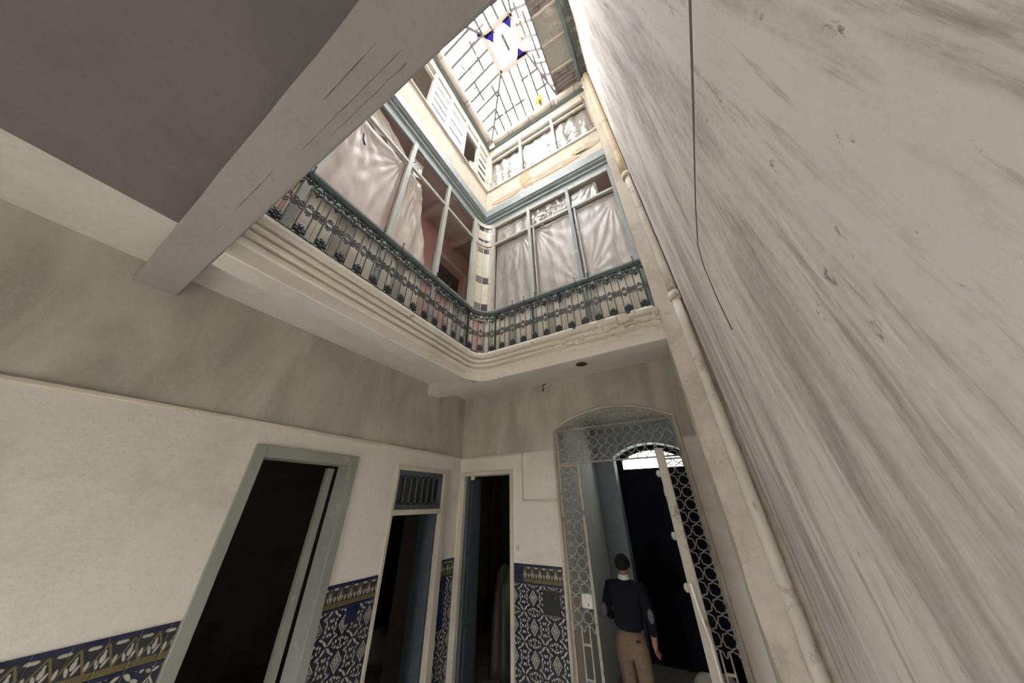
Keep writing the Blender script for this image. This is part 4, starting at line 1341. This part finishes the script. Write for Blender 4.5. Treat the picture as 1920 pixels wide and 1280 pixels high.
for k in range(7):
    w7 = (3.555 - 2.80) / 7
    cy = 2.80 + w7 * (k + 0.5)
    a_, zr = w7 / 2 - 0.004, w7 / 2
    pts = [(XL - 0.04, cy + a_ * math.cos(t), 2.545 - zr - 0.004 + zr * math.sin(t)) for t in [PI * i / 8 for i in range(9)]]
    pts += [(XL - 0.04, cy + a_ * math.cos(t), 2.20 + zr + 0.004 + zr * math.sin(t)) for t in [PI + PI * i / 8 for i in range(9)]]
    part('oval_loop', MB().tube(pts, 0.0085, 6, True), 'door_blue', tp)


def door_leaf(parent, hx, hy, ang, wd, z0, z1, mat, th=0.04):
    dx, dy = math.cos(ang), math.sin(ang)
    e = (hx + dx * wd, hy + dy * wd)
    zc = (z0 + z1) / 2
    lf = part('leaf', MB().bar((hx, hy, zc), (e[0], e[1], zc), th, z1 - z0), mat, parent)
    for (za, zb) in ((z0 + 0.1, z0 + 0.75), (z0 + 0.85, z0 + 1.5), (z0 + 1.6, z1 - 0.1)):
        for s_ in (-1, 1):
            nx, ny_ = -dy * s_ * (th / 2 + 0.004), dx * s_ * (th / 2 + 0.004)
            part('panel', MB().bar((hx + dx * 0.07 + nx, hy + dy * 0.07 + ny_, (za + zb) / 2), (hx + dx * (wd - 0.07) + nx, hy + dy * (wd - 0.07) + ny_, (za + zb) / 2), 0.008, zb - za), mat, lf)
    return lf


door_leaf(d1, XL - 0.075, 3.575, PI - math.radians(8), 0.32, 0.02, 2.07, 'door_blue')
# narrow doorway in the back wall
d2 = thing('door_3', (-2.76, YB, 0), 'tall narrow doorway with white frame between the corner and the dark meter plate', 'door', kind='structure')
bevel(part('jamb', MB().box(-3.245, -3.165, YB - 0.025, YB + 0.05, 0, 2.645), 'door_white', d2), 0.006)
bevel(part('jamb', MB().box(-2.335, -2.285, YB - 0.02, YB + 0.05, 0, 2.645), 'door_white', d2), 0.006)
bevel(part('head', MB().box(-3.165, -2.335, YB - 0.02, YB + 0.05, 2.585, 2.645), 'door_white', d2), 0.006)
door_leaf(d2, -3.15, YB + 0.065, math.radians(93), 0.36, 0.02, 2.57, 'door_blue')
tag(part('paper_scrap', MB().bar((-3.10, YB + 0.055, 2.555), (-3.03, YB + 0.055, 2.56), 0.003, 0.05), 'shirt'), 'small white paper scrap under the head of the narrow doorway', 'paper')
# street door with fanlight
DY = HY + 0.33
d3 = thing('door_4', (-0.6, DY, 0), 'dark double street door under a bright arched fanlight', 'door', kind='structure')
fl = MB()
fa = arc_pts(DXL + 0.10, DXR - 0.10, 2.93, 0.17, 20)
fo = arc_pts(DXL - 0.01, DXR + 0.01, 2.99, 0.215, 20)
su = MB()
for k in range(20):
    su.prism([fa[k], fo[k], fo[k + 1], fa[k + 1]], DY - 0.03, DY + 0.06, 1)
su.prism([(DXL - 0.01, 2.7), (DXL - 0.01, 2.99), (DXL + 0.10, 2.93), (DXL + 0.10, 2.7)], DY - 0.03, DY + 0.06, 1)
su.prism([(DXR + 0.01, 2.7), (DXR - 0.10, 2.7), (DXR - 0.10, 2.93), (DXR + 0.01, 2.99)], DY - 0.03, DY + 0.06, 1)
part('fanlight_surround', su, 'door_navy', d3)
part('fanlight_pane', MB().prism([(DXL + 0.06, 2.77)] + [(min(max(p[0], DXL + 0.06), DXR - 0.06), p[1]) for p in fa] + [(DXR - 0.06, 2.77)], DY, DY + 0.012, 1), 'fan_glass', d3, label='bright textured fanlight glass')
part('fanlight_frame', MB().tube([(DXL + 0.10, DY - 0.02, 2.77)] + [(p[0], DY - 0.02, p[1]) for p in fa] + [(DXR - 0.10, DY - 0.02, 2.77)], 0.018, 6), 'door_navy', d3)
part('lock_rail', MB().box(DXL, DXR, DY - 0.03, DY + 0.05, 2.66, 2.77), 'door_navy', d3)
xm = (DXL + DXR) / 2
for a, b in ((DXL - 0.02, xm - 0.001), (xm + 0.001, DXR + 0.02)):
    lf = part('leaf', MB().box(a, b, DY, DY + 0.05, 0.0, 2.66), 'door_navy', d3)
    for za, zb in ((0.2, 0.9), (1.05, 1.75), (1.9, 2.5)):
        part('panel', MB().box(a + 0.1, b - 0.1, DY - 0.015, DY, za, zb), 'door_navy', lf)
part('meeting_stile', MB().box(xm - 0.03, xm + 0.03, DY + 0.05, DY + 0.07, 0.0, 2.66), 'door_navy', d3)
part('letter_slot', MB().box(xm + 0.1, xm + 0.115, DY - 0.02, DY - 0.015, 2.28, 2.40), 'shirt', d3)

# ------------------------------------------------------------------ glazed tile dado
TS = 0.131
tmesh = {}


def tile_mesh(axis, wd, h, mat):
    key = (axis, round(wd, 4), round(h, 4), mat)
    if key not in tmesh:
        a, b, e, t_ = wd / 2 - 0.0012, h / 2 - 0.0012, 0.003, 0.010
        mb = MB()
        ring = lambda i, d: [(-a + i, -b + i, d), (a - i, -b + i, d), (a - i, b - i, d), (-a + i, b - i, d)]
        vs = ring(0, 0) + ring(0, t_ - e) + ring(e, t_)
        if axis == 0:      # on the left wall: along y, facing +x
            vs = [(d, p, q) for p, q, d in vs]
        else:              # on the back wall: along x, facing -y
            vs = [(p, -d, q) for p, q, d in vs]
        fs = [(8, 9, 10, 11)] + [(i, (i + 1) % 4, 4 + (i + 1) % 4, 4 + i) for i in range(4)] + [(4 + i, 4 + (i + 1) % 4, 8 + (i + 1) % 4, 8 + i) for i in range(4)]
        tmesh[key] = mb.add(vs, fs).mesh('tile', mat)
    return tmesh[key]


def dado(parent, axis, c, a0, a1, off, plain=(), plain_frieze=()):
    """off: a coordinate of a tile edge; courses of 0.131 m hang below the frieze at z 1.352"""
    fx = 'field_x' if axis == 1 else 'field_y'
    fz = 'frieze_x' if axis == 1 else 'frieze_y'
    k0 = math.floor((a0 - off) / TS)
    edges = [a0] + [off + TS * k for k in range(k0 + 1, k0 + 40) if a0 + 0.012 < off + TS * k < a1 - 0.012] + [a1]

    def put(nm, p, q, z0, z1, mat):
        me = tile_mesh(axis, q - p, z1 - z0, mat)
        m = (p + q) / 2
        inst(nm, me, parent, (c, m, (z0 + z1) / 2) if axis == 0 else (m, c, (z0 + z1) / 2))
    for ci, (p, q) in enumerate(zip(edges[:-1], edges[1:])):
        z = 1.33
        r = 0
        while z > 0.02:
            z0 = max(0.0, z - TS)
            put('tile', p, q, z0, z, 'navy' if (ci, r) in plain else fx)
            z = z0
            r += 1
        put('frieze_tile', p, q, 1.352, 1.502, 'navy' if ci in plain_frieze else fz)
        put('edge_tile', p, q, 1.502, 1.53, 'navy')
        put('edge_tile', p, q, 1.33, 1.352, 'navy')


dado(wall_left, 0, XL, 2.145, 2.71, 2.40, plain=((2, 0), (0, 4), (1, 4), (0, 5)))
dado(wall_left, 0, XL, 3.72, 3.99, 3.72 + 0.131, plain=((0, 0), (0, 1), (0, 2), (0, 3)))
dado(wall_left, 0, XL, -0.2, 1.135, 2.40)
dado(wall_back, 1, YB, -2.28, AX0 - 0.035, -2.016, plain_frieze=(0,))
# dark meter plate set in the tiles
mp = thing('meter_cover', (-1.78, YB - 0.012, 1.19), 'dark square metal cover plate set in the patterned tiles beside the gate', 'cover plate')
part('plate', MB().box(-1.885, -1.67, YB - 0.024, YB - 0.012, 1.085, 1.30), 'black_metal', mp)
for z_ in (1.30, 1.077):
    part('frame_strip', MB().box(-1.892, -1.663, YB - 0.028, YB - 0.012, z_, z_ + 0.008), 'cable', mp)
part('screw', MB().ball((-1.72, YB - 0.026, 1.24), 0.006, n=6, m=4), 'gate_wire', mp)
sw = thing('light_switch', (-2.22, YB, 1.69), 'small cream wall switch beside the narrow doorway', 'switch')
part('plate', MB().box(-2.245, -2.205, YB - 0.012, YB, 1.655, 1.725), 'trim', sw)
part('rocker', MB().box(-2.235, -2.215, YB - 0.018, YB - 0.012, 1.675, 1.705), 'door_white', sw)

# bracket with ball under the beam, rose hole in the beam soffit
hk = thing('wall_hook', (-1.66, YB, 3.8), 'black iron hook with ball end high on the back wall', 'hook')
part('arm', MB().tube([(-1.655, YB + 0.0, 3.86), (-1.655, YB - 0.05, 3.855), (-1.665, YB - 0.08, 3.83), (-1.672, YB - 0.08, 3.76)], 0.008, 6), 'iron', hk)
part('ball_end', MB().ball((-1.672, YB - 0.08, 3.745), 0.018), 'iron', hk)
rs = thing('ceiling_rose', (-0.82, 3.19, ZB), 'round dark lamp hole in the beam above the gate', 'ceiling rose')
part('recess', MB().tube([(-0.82, 3.19, ZB - 0.008), (-0.82, 3.19, ZB + 0.004)], 0.075, 20), 'shoe', rs)
part('rim', MB().tube([(-0.82 + 0.075 * math.cos(t), 3.19 + 0.075 * math.sin(t), ZB - 0.006) for t in [2 * PI * k / 20 for k in range(20)]], 0.007, 5, True), 'plaster_pilaster', rs)

# ------------------------------------------------------------------ iron gate in the arch
GYP = YB + 0.05
gate = thing('iron_gate', ((AX0 + AX1) / 2, GYP, 0), 'pale iron lattice gate with scrolled arch top and one leaf standing open', 'gate')


def lattice(x0, x1, z0, z1, to3, parent, r=0.0065, pitch_x=0.115, pitch_z=0.119, amp=0.014, mat='gate_wire', zlow=None):
    """scalloped diagonal wires, clipped to the rectangle; to3 maps (x,z) to space"""
    cx, cz = x0, z0
    hx, hz = pitch_x / 2, pitch_z / 2
    nz_ = int((z1 - z0) / hz) + 2
    nx = int((x1 - x0) / pitch_x) + 2
    for fam in (1, -1):
        lo, hi = (-nz_ // 2 - 1, nx + 1) if fam == 1 else (-1, nx + nz_ // 2 + 2)
        for k in range(lo, hi):
            run, runs = [], []
            for i in range(nz_ * 12 + 1):
                t_ = i / 12 - 1
                n_ = math.floor(t_)
                bump_ = math.sin(PI * (t_ - n_)) ** 5 * amp * (1 if n_ % 2 == 0 else -1)
                ln = math.hypot(hx, hz)
                x = cx + hx * (2 * k + fam * t_) - fam * bump_ * hz / ln
                z = cz + hz * t_ + bump_ * hx / ln
                if x0 <= x <= x1 and z0 <= z <= z1:
                    run.append(to3(x, z))
                else:
                    if len(run) > 3:
                        runs.append(run)
                    run = []
            if len(run) > 3:
                runs.append(run)
            for q in runs:
                part('lattice_wire', MB().tube(q, r, 5), mat, parent)


FR = 0.013
part('frame_bar', MB().bar((AX0 + 0.015, GYP, 0), (AX0 + 0.015, GYP, AZ - 0.01), 0.026, 0.03), 'gate_paint', gate)
part('frame_bar', MB().bar((AX1 - 0.015, GYP, 0), (AX1 - 0.015, GYP, AZ - 0.01), 0.026, 0.03), 'gate_paint', gate)
part('frame_bar', MB().bar((AX0, GYP, 3.115), (AX1, GYP, 3.115), 0.02, 0.02), 'gate_wire', gate)
part('frame_bar', MB().bar((AX0, GYP, 2.67), (AX1, GYP, 2.67), 0.02, 0.02), 'gate_wire', gate)
part('arch_bar', MB().tube([(p[0], GYP, p[1] - 0.014) for p in ap], 0.011, 6), 'gate_paint', gate)
lattice(AX0 + 0.03, AX1 - 0.03, 2.68, 3.105, lambda x, z: (x, GYP, z), gate, r=0.006)
# scrollwork in the segment of the arch
xm = (AX0 + AX1) / 2
for sx in (-1, 1):
    for (cx, r, tn, a0, dr) in ((0.115, 0.075, 1.6, PI, -1), (0.30, 0.068, 1.5, 0.2, 1), (0.44, 0.05, 1.4, PI, -1), (0.55, 0.036, 1.3, 0.3, 1), (0.635, 0.024, 1.2, PI, -1)):
        hz = 3.125 + max(0.03, (AZ + ARISE - 0.03 - ARISE * (cx / 0.8) ** 2 - 3.125) * 0.5)
        part('arch_scroll', MB().tube([(xm + sx * q[0], GYP, q[2]) for q in spiral(cx, hz, r, tn, a0, dr, r_in=0.2)], 0.006, 6), 'gate_wire', gate)
    for cx in (0.205, 0.375, 0.50):
        hz = AZ + ARISE - 0.02 - ARISE * (cx / 0.8) ** 2
        part('arch_scroll', MB().tube([(xm + sx * (cx + 0.02 * math.sin(t * PI * 2)), GYP, 3.125 + (hz - 3.125) * t) for t in [i / 8 for i in range(9)]], 0.0055, 6), 'gate_wire', gate)
part('arch_scroll', MB().tube([(xm, GYP, 3.125), (xm, GYP, 3.31)], 0.006, 6), 'gate_wire', gate)
# fixed side panels
GL, GR = -1.285, -0.25


def side_panel(x0, x1, zlow):
    sp = part('side_panel', MB().bar((x0, GYP, 0.03), (x1, GYP, 0.03), 0.02, 0.03).bar((x0, GYP, 2.64), (x1, GYP, 2.64), 0.02, 0.02), 'gate_paint', gate)
    lattice(x0, x1, zlow, 2.63, lambda x, z: (x, GYP, z), sp)
    n = 2
    for k in range(n):
        x = x0 + (x1 - x0) * (k + 1) / (n + 1)
        part('lower_bar', MB().bar((x, GYP, 0.03), (x, GYP, zlow + 0.05), 0.014, 0.014), 'gate_paint', sp)
    for z in (0.35, 0.62, 0.88):
        part('lower_rung', MB().bar((x0 + (x1 - x0) / 3, GYP, z), (x0 + (x1 - x0) * 2 / 3, GYP, z), 0.016, 0.02), 'gate_paint', sp)
    return sp


sp1 = side_panel(AX0 + 0.03, GL, 0.98)
part('stile', MB().bar((GL, GYP, 0), (GL, GYP, 2.66), 0.028, 0.03), 'gate_paint', sp1)
sp2 = side_panel(GR, AX1 - 0.03, 0.98)
part('stile', MB().bar((GR, GYP, 0), (GR, GYP, 2.66), 0.026, 0.03), 'gate_paint', sp2)
lb = part('lock_box', MB().box(GL - 0.135, GL - 0.012, GYP - 0.035, GYP + 0.02, 1.185, 1.305), 'shirt', sp1, label='pale lock box with a keyhole')
bevel(lb, 0.005)
part('keyhole', MB().box(GL - 0.066, GL - 0.058, GYP - 0.037, GYP - 0.034, 1.20, 1.228), 'black_metal', sp1)
# the open leaf, swung towards the court
HX, HYg, FX, FY = GR + 0.004, GYP - 0.03, -0.195, 3.10
lfv = Vector((FX - HX, FY - HYg, 0))
lw = lfv.length
ld = lfv.normalized()


def leaf3(x, z):
    return (HX + ld.x * x, HYg + ld.y * x, z)


leaf = part('gate_leaf', MB().bar(leaf3(0, 2.62), leaf3(lw, 2.62), 0.04, 0.03).bar(leaf3(0, 0.06), leaf3(lw, 0.06), 0.04, 0.04), 'gate_paint', gate)
part('hinge_stile', MB().bar(leaf3(0.015, 0.04), leaf3(0.015, 2.635), 0.03, 0.03, (1, 0, 0)), 'gate_paint', leaf)
bevel(part('closing_stile', MB().bar(leaf3(lw - 0.02, 0.04), leaf3(lw - 0.02, 2.635), 0.075, 0.05, (0, 1, 0)), 'gate_paint', leaf), 0.012, 3)
lattice(0.04, lw - 0.05, 1.0, 2.6, leaf3, leaf)
for k in range(5):
    x = lw * (k + 1) / 6
    part('lower_bar', MB().bar(leaf3(x, 0.06), leaf3(x, 1.02), 0.014, 0.014), 'gate_paint', leaf)
part('middle_rail', MB().bar(leaf3(0, 1.0), leaf3(lw, 1.0), 0.03, 0.025), 'gate_paint', leaf)
for z in (2.42, 1.95, 1.62):
    e = leaf3(lw - 0.02, z)
    part('latch_knob', MB().ball((e[0] - 0.05, e[1], z), 0.022, 0.016, 0.03, 8, 6), 'gate_paint', leaf, True)
e = leaf3(lw, 1.5)
part('bent_strip', MB().tube([(e[0] - 0.015, e[1] - 0.04, 1.66), (e[0] + 0.0, e[1] - 0.055, 1.5), (e[0] + 0.02, e[1] - 0.05, 1.36), (e[0] + 0.025, e[1] - 0.035, 1.1)], 0.008, 6), 'shirt', leaf, True)

# ------------------------------------------------------------------ bundles seen in the dim rooms
def bundle(name, loc, rx, ry, h, mat, label, cat, seed):
    mb = MB()

    def fn(u, v):
        a = 2 * PI * u
        t_ = v * PI * 0.5
        r = math.cos(t_) ** 0.45 if v < 1 else 0.0
        d = 1 + 0.16 * noise.noise(Vector((math.cos(a) * 1.6, math.sin(a) * 1.6, v * 2 + seed))) + 0.05 * math.sin(a * 9 + v * 3) + (0.10 * math.sin(a * 5 + v * 4) - 0.25 * v if h > 1 else 0)
        return (loc[0] + rx * r * d * math.cos(a), loc[1] + ry * r * d * math.sin(a), loc[2] + h * math.sin(t_) * (1 + 0.08 * math.sin(a * 3 + seed)))
    mb.grid(fn, 36, 14, True)
    mb.f.append(tuple(range(35, -1, -1)))
    o = part(name, mb, mat, None, True)
    tag(o, label, cat)
    return o


bundle('sack', (-5.25, 4.75, 0.0), 0.42, 0.34, 0.34, 'sack', 'off white sack lying on the floor of the room behind the transom doorway', 'sack', 1.0)
bundle('wrapped_furniture', (-3.15, 5.25, 0.0), 0.26, 0.26, 1.2, 'dark_film', 'tall plastic wrapped bundle standing in the room behind the narrow doorway', 'bundle', 3.0)
bundle('rubble_sack', (-0.35, 5.55, 0.0), 0.30, 0.24, 0.34, 'sack', 'pale sack on the entrance hall floor behind the open gate leaf', 'sack', 5.0)

# ------------------------------------------------------------------ the person in the hall
PYD = 4.62
man = thing('person', (-1.03, PYD, 0), 'person in navy sweater with elbow patches and khaki trousers walking away', 'person')


def skin(name, verts, edges, radii, mat, root=0, sub=2, label=None, parent=None):
    me = bpy.data.meshes.new(name)
    me.from_pydata(verts, edges, [])
    me.materials.append(M[mat])
    o = link(name, me, parent or man)
    if label:
        o['label'] = label
    md = o.modifiers.new('skin', 'SKIN')
    md.use_smooth_shade = True
    for i, r in enumerate(radii):
        sv = me.skin_vertices[0].data[i]
        sv.radius = r if isinstance(r, tuple) else (r, r)
        sv.use_root = (i == root)
    s_ = o.modifiers.new('sub', 'SUBSURF')
    s_.levels = sub
    s_.render_levels = sub
    return o


bx_, by_ = -1.085, PYD
Hp = [  # joints
    ('pelvis', (bx_, by_, 0.83), (0.10, 0.08)), ('waist', (bx_ - 0.0, by_ + 0.01, 0.97), (0.10, 0.08)), ('chest', (bx_ + 0.012, by_ + 0.03, 1.16), (0.12, 0.085)),
    ('upper', (bx_ + 0.02, by_ + 0.045, 1.27), (0.09, 0.06)), ('neck', (bx_ + 0.022, by_ + 0.065, 1.385), (0.050, 0.053)), ('head0', (bx_ + 0.022, by_ + 0.08, 1.425), (0.06, 0.068)),
    ('head1', (bx_ + 0.022, by_ + 0.09, 1.485), (0.074, 0.088)), ('head2', (bx_ + 0.022, by_ + 0.09, 1.555), (0.062, 0.075)),
    ('shL', (bx_ - 0.17, by_ + 0.04, 1.27), 0.045), ('elL', (bx_ - 0.235, by_ - 0.035, 1.06), 0.05), ('wrL', (bx_ - 0.21, by_ + 0.15, 0.95), 0.034),
    ('shR', (bx_ + 0.20, by_ + 0.045, 1.27), 0.045), ('elR', (bx_ + 0.27, by_ - 0.02, 1.05), 0.05), ('wrR', (bx_ + 0.245, by_ + 0.06, 0.84), 0.034),
    ('hipL', (bx_ - 0.085, by_ + 0.005, 0.76), (0.075, 0.08)), ('knL', (bx_ - 0.095, by_ + 0.06, 0.43), 0.06), ('anL', (bx_ - 0.10, by_ + 0.02, 0.10), 0.042), ('toL', (bx_ - 0.105, by_ + 0.15, 0.045), 0.038),
    ('hipR', (bx_ + 0.085, by_ + 0.005, 0.76), (0.075, 0.08)), ('knR', (bx_ + 0.10, by_ + 0.0, 0.42), 0.06), ('anR', (bx_ + 0.105, by_ - 0.13, 0.11), 0.042), ('toR', (bx_ + 0.11, by_ - 0.01, 0.045), 0.038)]
idx = {n: i for i, (n, _, _) in enumerate(Hp)}
pos = {n: Vector(p) for n, p, _ in Hp}
E = [('pelvis', 'waist'), ('waist', 'chest'), ('chest', 'upper'), ('upper', 'neck'), ('neck', 'head0'), ('head0', 'head1'), ('head1', 'head2'),
     ('upper', 'shL'), ('shL', 'elL'), ('elL', 'wrL'), ('upper', 'shR'), ('shR', 'elR'), ('elR', 'wrR'),
     ('pelvis', 'hipL'), ('hipL', 'knL'), ('knL', 'anL'), ('anL', 'toL'), ('pelvis', 'hipR'), ('hipR', 'knR'), ('knR', 'anR'), ('anR', 'toR')]
verts = [tuple(p) for _, p, _ in Hp]
radii = [r if isinstance(r, tuple) else (r, r) for _, _, r in Hp]
edges = [(idx[a], idx[b]) for a, b in E]
# hands: palm and five fingers on each wrist
for side, wr_, dirv, outv in (('L', 'wrL', Vector((0.25, 0.85, -0.45)), Vector((0.9, -0.2, 0.1))), ('R', 'wrR', Vector((-0.05, 0.25, -0.97)), Vector((0.15, 0.95, 0.2)))):
    d = dirv.normalized()
    o_ = (outv - d * outv.dot(d)).normalized()
    nrm = d.cross(o_)
    w0 = pos[wr_]
    palm = w0 + d * 0.075
    pi_ = len(verts)
    verts.append(tuple(palm))
    radii.append((0.036, 0.017))
    edges.append((idx[wr_], pi_))
    for k, (off, ln) in enumerate(((-0.030, 0.062), (-0.010, 0.078), (0.010, 0.074), (0.028, 0.064))):
        p0 = palm + o_ * off + d * 0.022
        p1 = p0 + d * ln * 0.5 + nrm * 0.012
        p2 = p1 + d * ln * 0.42 + nrm * 0.028
        i0 = len(verts)
        verts += [tuple(p0), tuple(p1), tuple(p2)]
        radii += [(0.0095, 0.0095), (0.0088, 0.0088), (0.0075, 0.0075)]
        edges += [(pi_, i0), (i0, i0 + 1), (i0 + 1, i0 + 2)]
    p0 = w0 + d * 0.035 + o_ * 0.035
    i0 = len(verts)
    verts += [tuple(p0), tuple(p0 + d * 0.03 + o_ * 0.022), tuple(p0 + d * 0.058 + o_ * 0.026 + nrm * 0.01)]
    radii += [(0.012, 0.012), (0.0105, 0.0105), (0.0085, 0.0085)]
    edges += [(idx[wr_], i0), (i0, i0 + 1), (i0 + 1, i0 + 2)]
skin('body', verts, edges, radii, 'skin', 0, 1)
# clothes as shells over the same joints
tn = ['pelvis', 'waist', 'chest', 'upper', 'shL', 'elL', 'shR', 'elR']
tv = {n: pos[n].copy() for n in tn}
tv['pelvis'] = Vector((bx_, by_ + 0.005, 0.875))
tv['nape'] = Vector((bx_ + 0.021, by_ + 0.058, 1.355))
tv['wrL'] = pos['elL'].lerp(pos['wrL'], 0.93)
tv['wrR'] = pos['elR'].lerp(pos['wrR'], 0.93)
tr_ = {'nape': (0.072, 0.074), 'pelvis': (0.185, 0.14), 'waist': (0.18, 0.135), 'chest': (0.20, 0.14), 'upper': (0.17, 0.11), 'shL': (0.082, 0.082), 'elL': (0.062, 0.062), 'wrL': (0.046, 0.046), 'shR': (0.082, 0.082), 'elR': (0.062, 0.062), 'wrR': (0.046, 0.046)}
ks = list(tv)
skin('sweater', [tuple(tv[k]) for k in ks], [(ks.index(a), ks.index(b)) for a, b in E + [('upper', 'nape')] if a in ks and b in ks], [tr_[k] for k in ks], 'sweater', ks.index('pelvis'), 2)
lv = {'pelvis': Vector((bx_, by_, 0.95)), 'seat': Vector((bx_, by_ - 0.012, 0.815)), 'hipL': pos['hipL'] + Vector((-0.002, -0.01, -0.02)), 'knL': pos['knL'], 'anL': pos['anL'] + Vector((0, 0, 0.0)),
      'hipR': pos['hipR'] + Vector((0.002, -0.01, -0.02)), 'knR': pos['knR'], 'anR': pos['anR']}
lr = {'pelvis': (0.15, 0.115), 'seat': (0.175, 0.135), 'hipL': (0.108, 0.122), 'knL': (0.08, 0.085), 'anL': (0.068, 0.072), 'hipR': (0.108, 0.122), 'knR': (0.08, 0.085), 'anR': (0.068, 0.072)}
ks = list(lv)
LE = [('pelvis', 'seat'), ('seat', 'hipL'), ('hipL', 'knL'), ('knL', 'anL'), ('seat', 'hipR'), ('hipR', 'knR'), ('knR', 'anR')]
skin('trousers', [tuple(lv[k]) for k in ks], [(ks.index(a), ks.index(b)) for a, b in LE], [lr[k] for k in ks], 'khaki', 1, 2)
for n_ in ('L', 'R'):
    a, t_ = pos['an' + n_], pos['to' + n_]
    skin('shoe', [tuple(a + Vector((0, -0.05, -0.055))), tuple(a + Vector((0, 0.03, -0.05))), tuple(t_ + Vector((0, 0.04, 0.0)))], [(0, 1), (1, 2)], [(0.042, 0.04), (0.046, 0.045), (0.04, 0.035)], 'shoe', 0, 2)
nk = pos['neck']
part('shirt_collar', MB().grid(lambda u, v: (nk.x + (0.064 + 0.010 * (1 - v)) * math.cos(2 * PI * u), nk.y - 0.004 + (0.066 + 0.010 * (1 - v)) * math.sin(2 * PI * u) - 0.006 * v, nk.z - 0.02 + 0.05 * v + 0.012 * math.sin(2 * PI * u)), 24, 4, True), 'shirt', man, True)
h1 = pos['head1']


def hair(u, v):
    a = 2 * PI * u
    lim = 0.40 + 0.27 * (0.5 - 0.5 * math.sin(a))      # longer at the back of the head (-y)
    t_ = PI * lim * v
    d = 1 + 0.035 * noise.noise(Vector((math.cos(a) * 4, math.sin(a) * 4, v * 6)))
    return (h1.x + 0.096 * d * math.sin(t_) * math.cos(a), h1.y - 0.006 + 0.112 * d * math.sin(t_) * math.sin(a), h1.z + 0.018 + 0.112 * d * math.cos(t_))


part('hair', MB().grid(hair, 28, 12, True), 'hair', man, True)
for sx in (-1, 1):
    part('ear', MB().ball((h1.x + sx * 0.083, h1.y - 0.004, h1.z - 0.012), 0.012, 0.018, 0.028, 8, 6), 'skin', man, True)
part('nose', MB().ball((h1.x, h1.y + 0.1, h1.z - 0.02), 0.014, 0.022, 0.022, 8, 6), 'skin', man, True)
for sx in (-1, 1):
    part('eye', MB().ball((h1.x + sx * 0.032, h1.y + 0.083, h1.z + 0.005), 0.012, 0.008, 0.008, 8, 6), 'shirt', man, True)
part('mouth', MB().ball((h1.x, h1.y + 0.088, h1.z - 0.06), 0.024, 0.008, 0.006, 8, 6), 'rust', man, True)
for n_, sx in (('L', -1), ('R', 1)):
    el = pos['el' + n_]
    part('elbow_patch', MB().ball((el.x + sx * 0.008, el.y - 0.042, el.z + 0.01), 0.034, 0.026, 0.066, 12, 8), 'suede', man, True, 'grey oval elbow patch')
part('pocket_flap', MB().ball((bx_ + 0.105, by_ - 0.128, 0.845), 0.03, 0.012, 0.014, 8, 6), 'shoe', man, True)
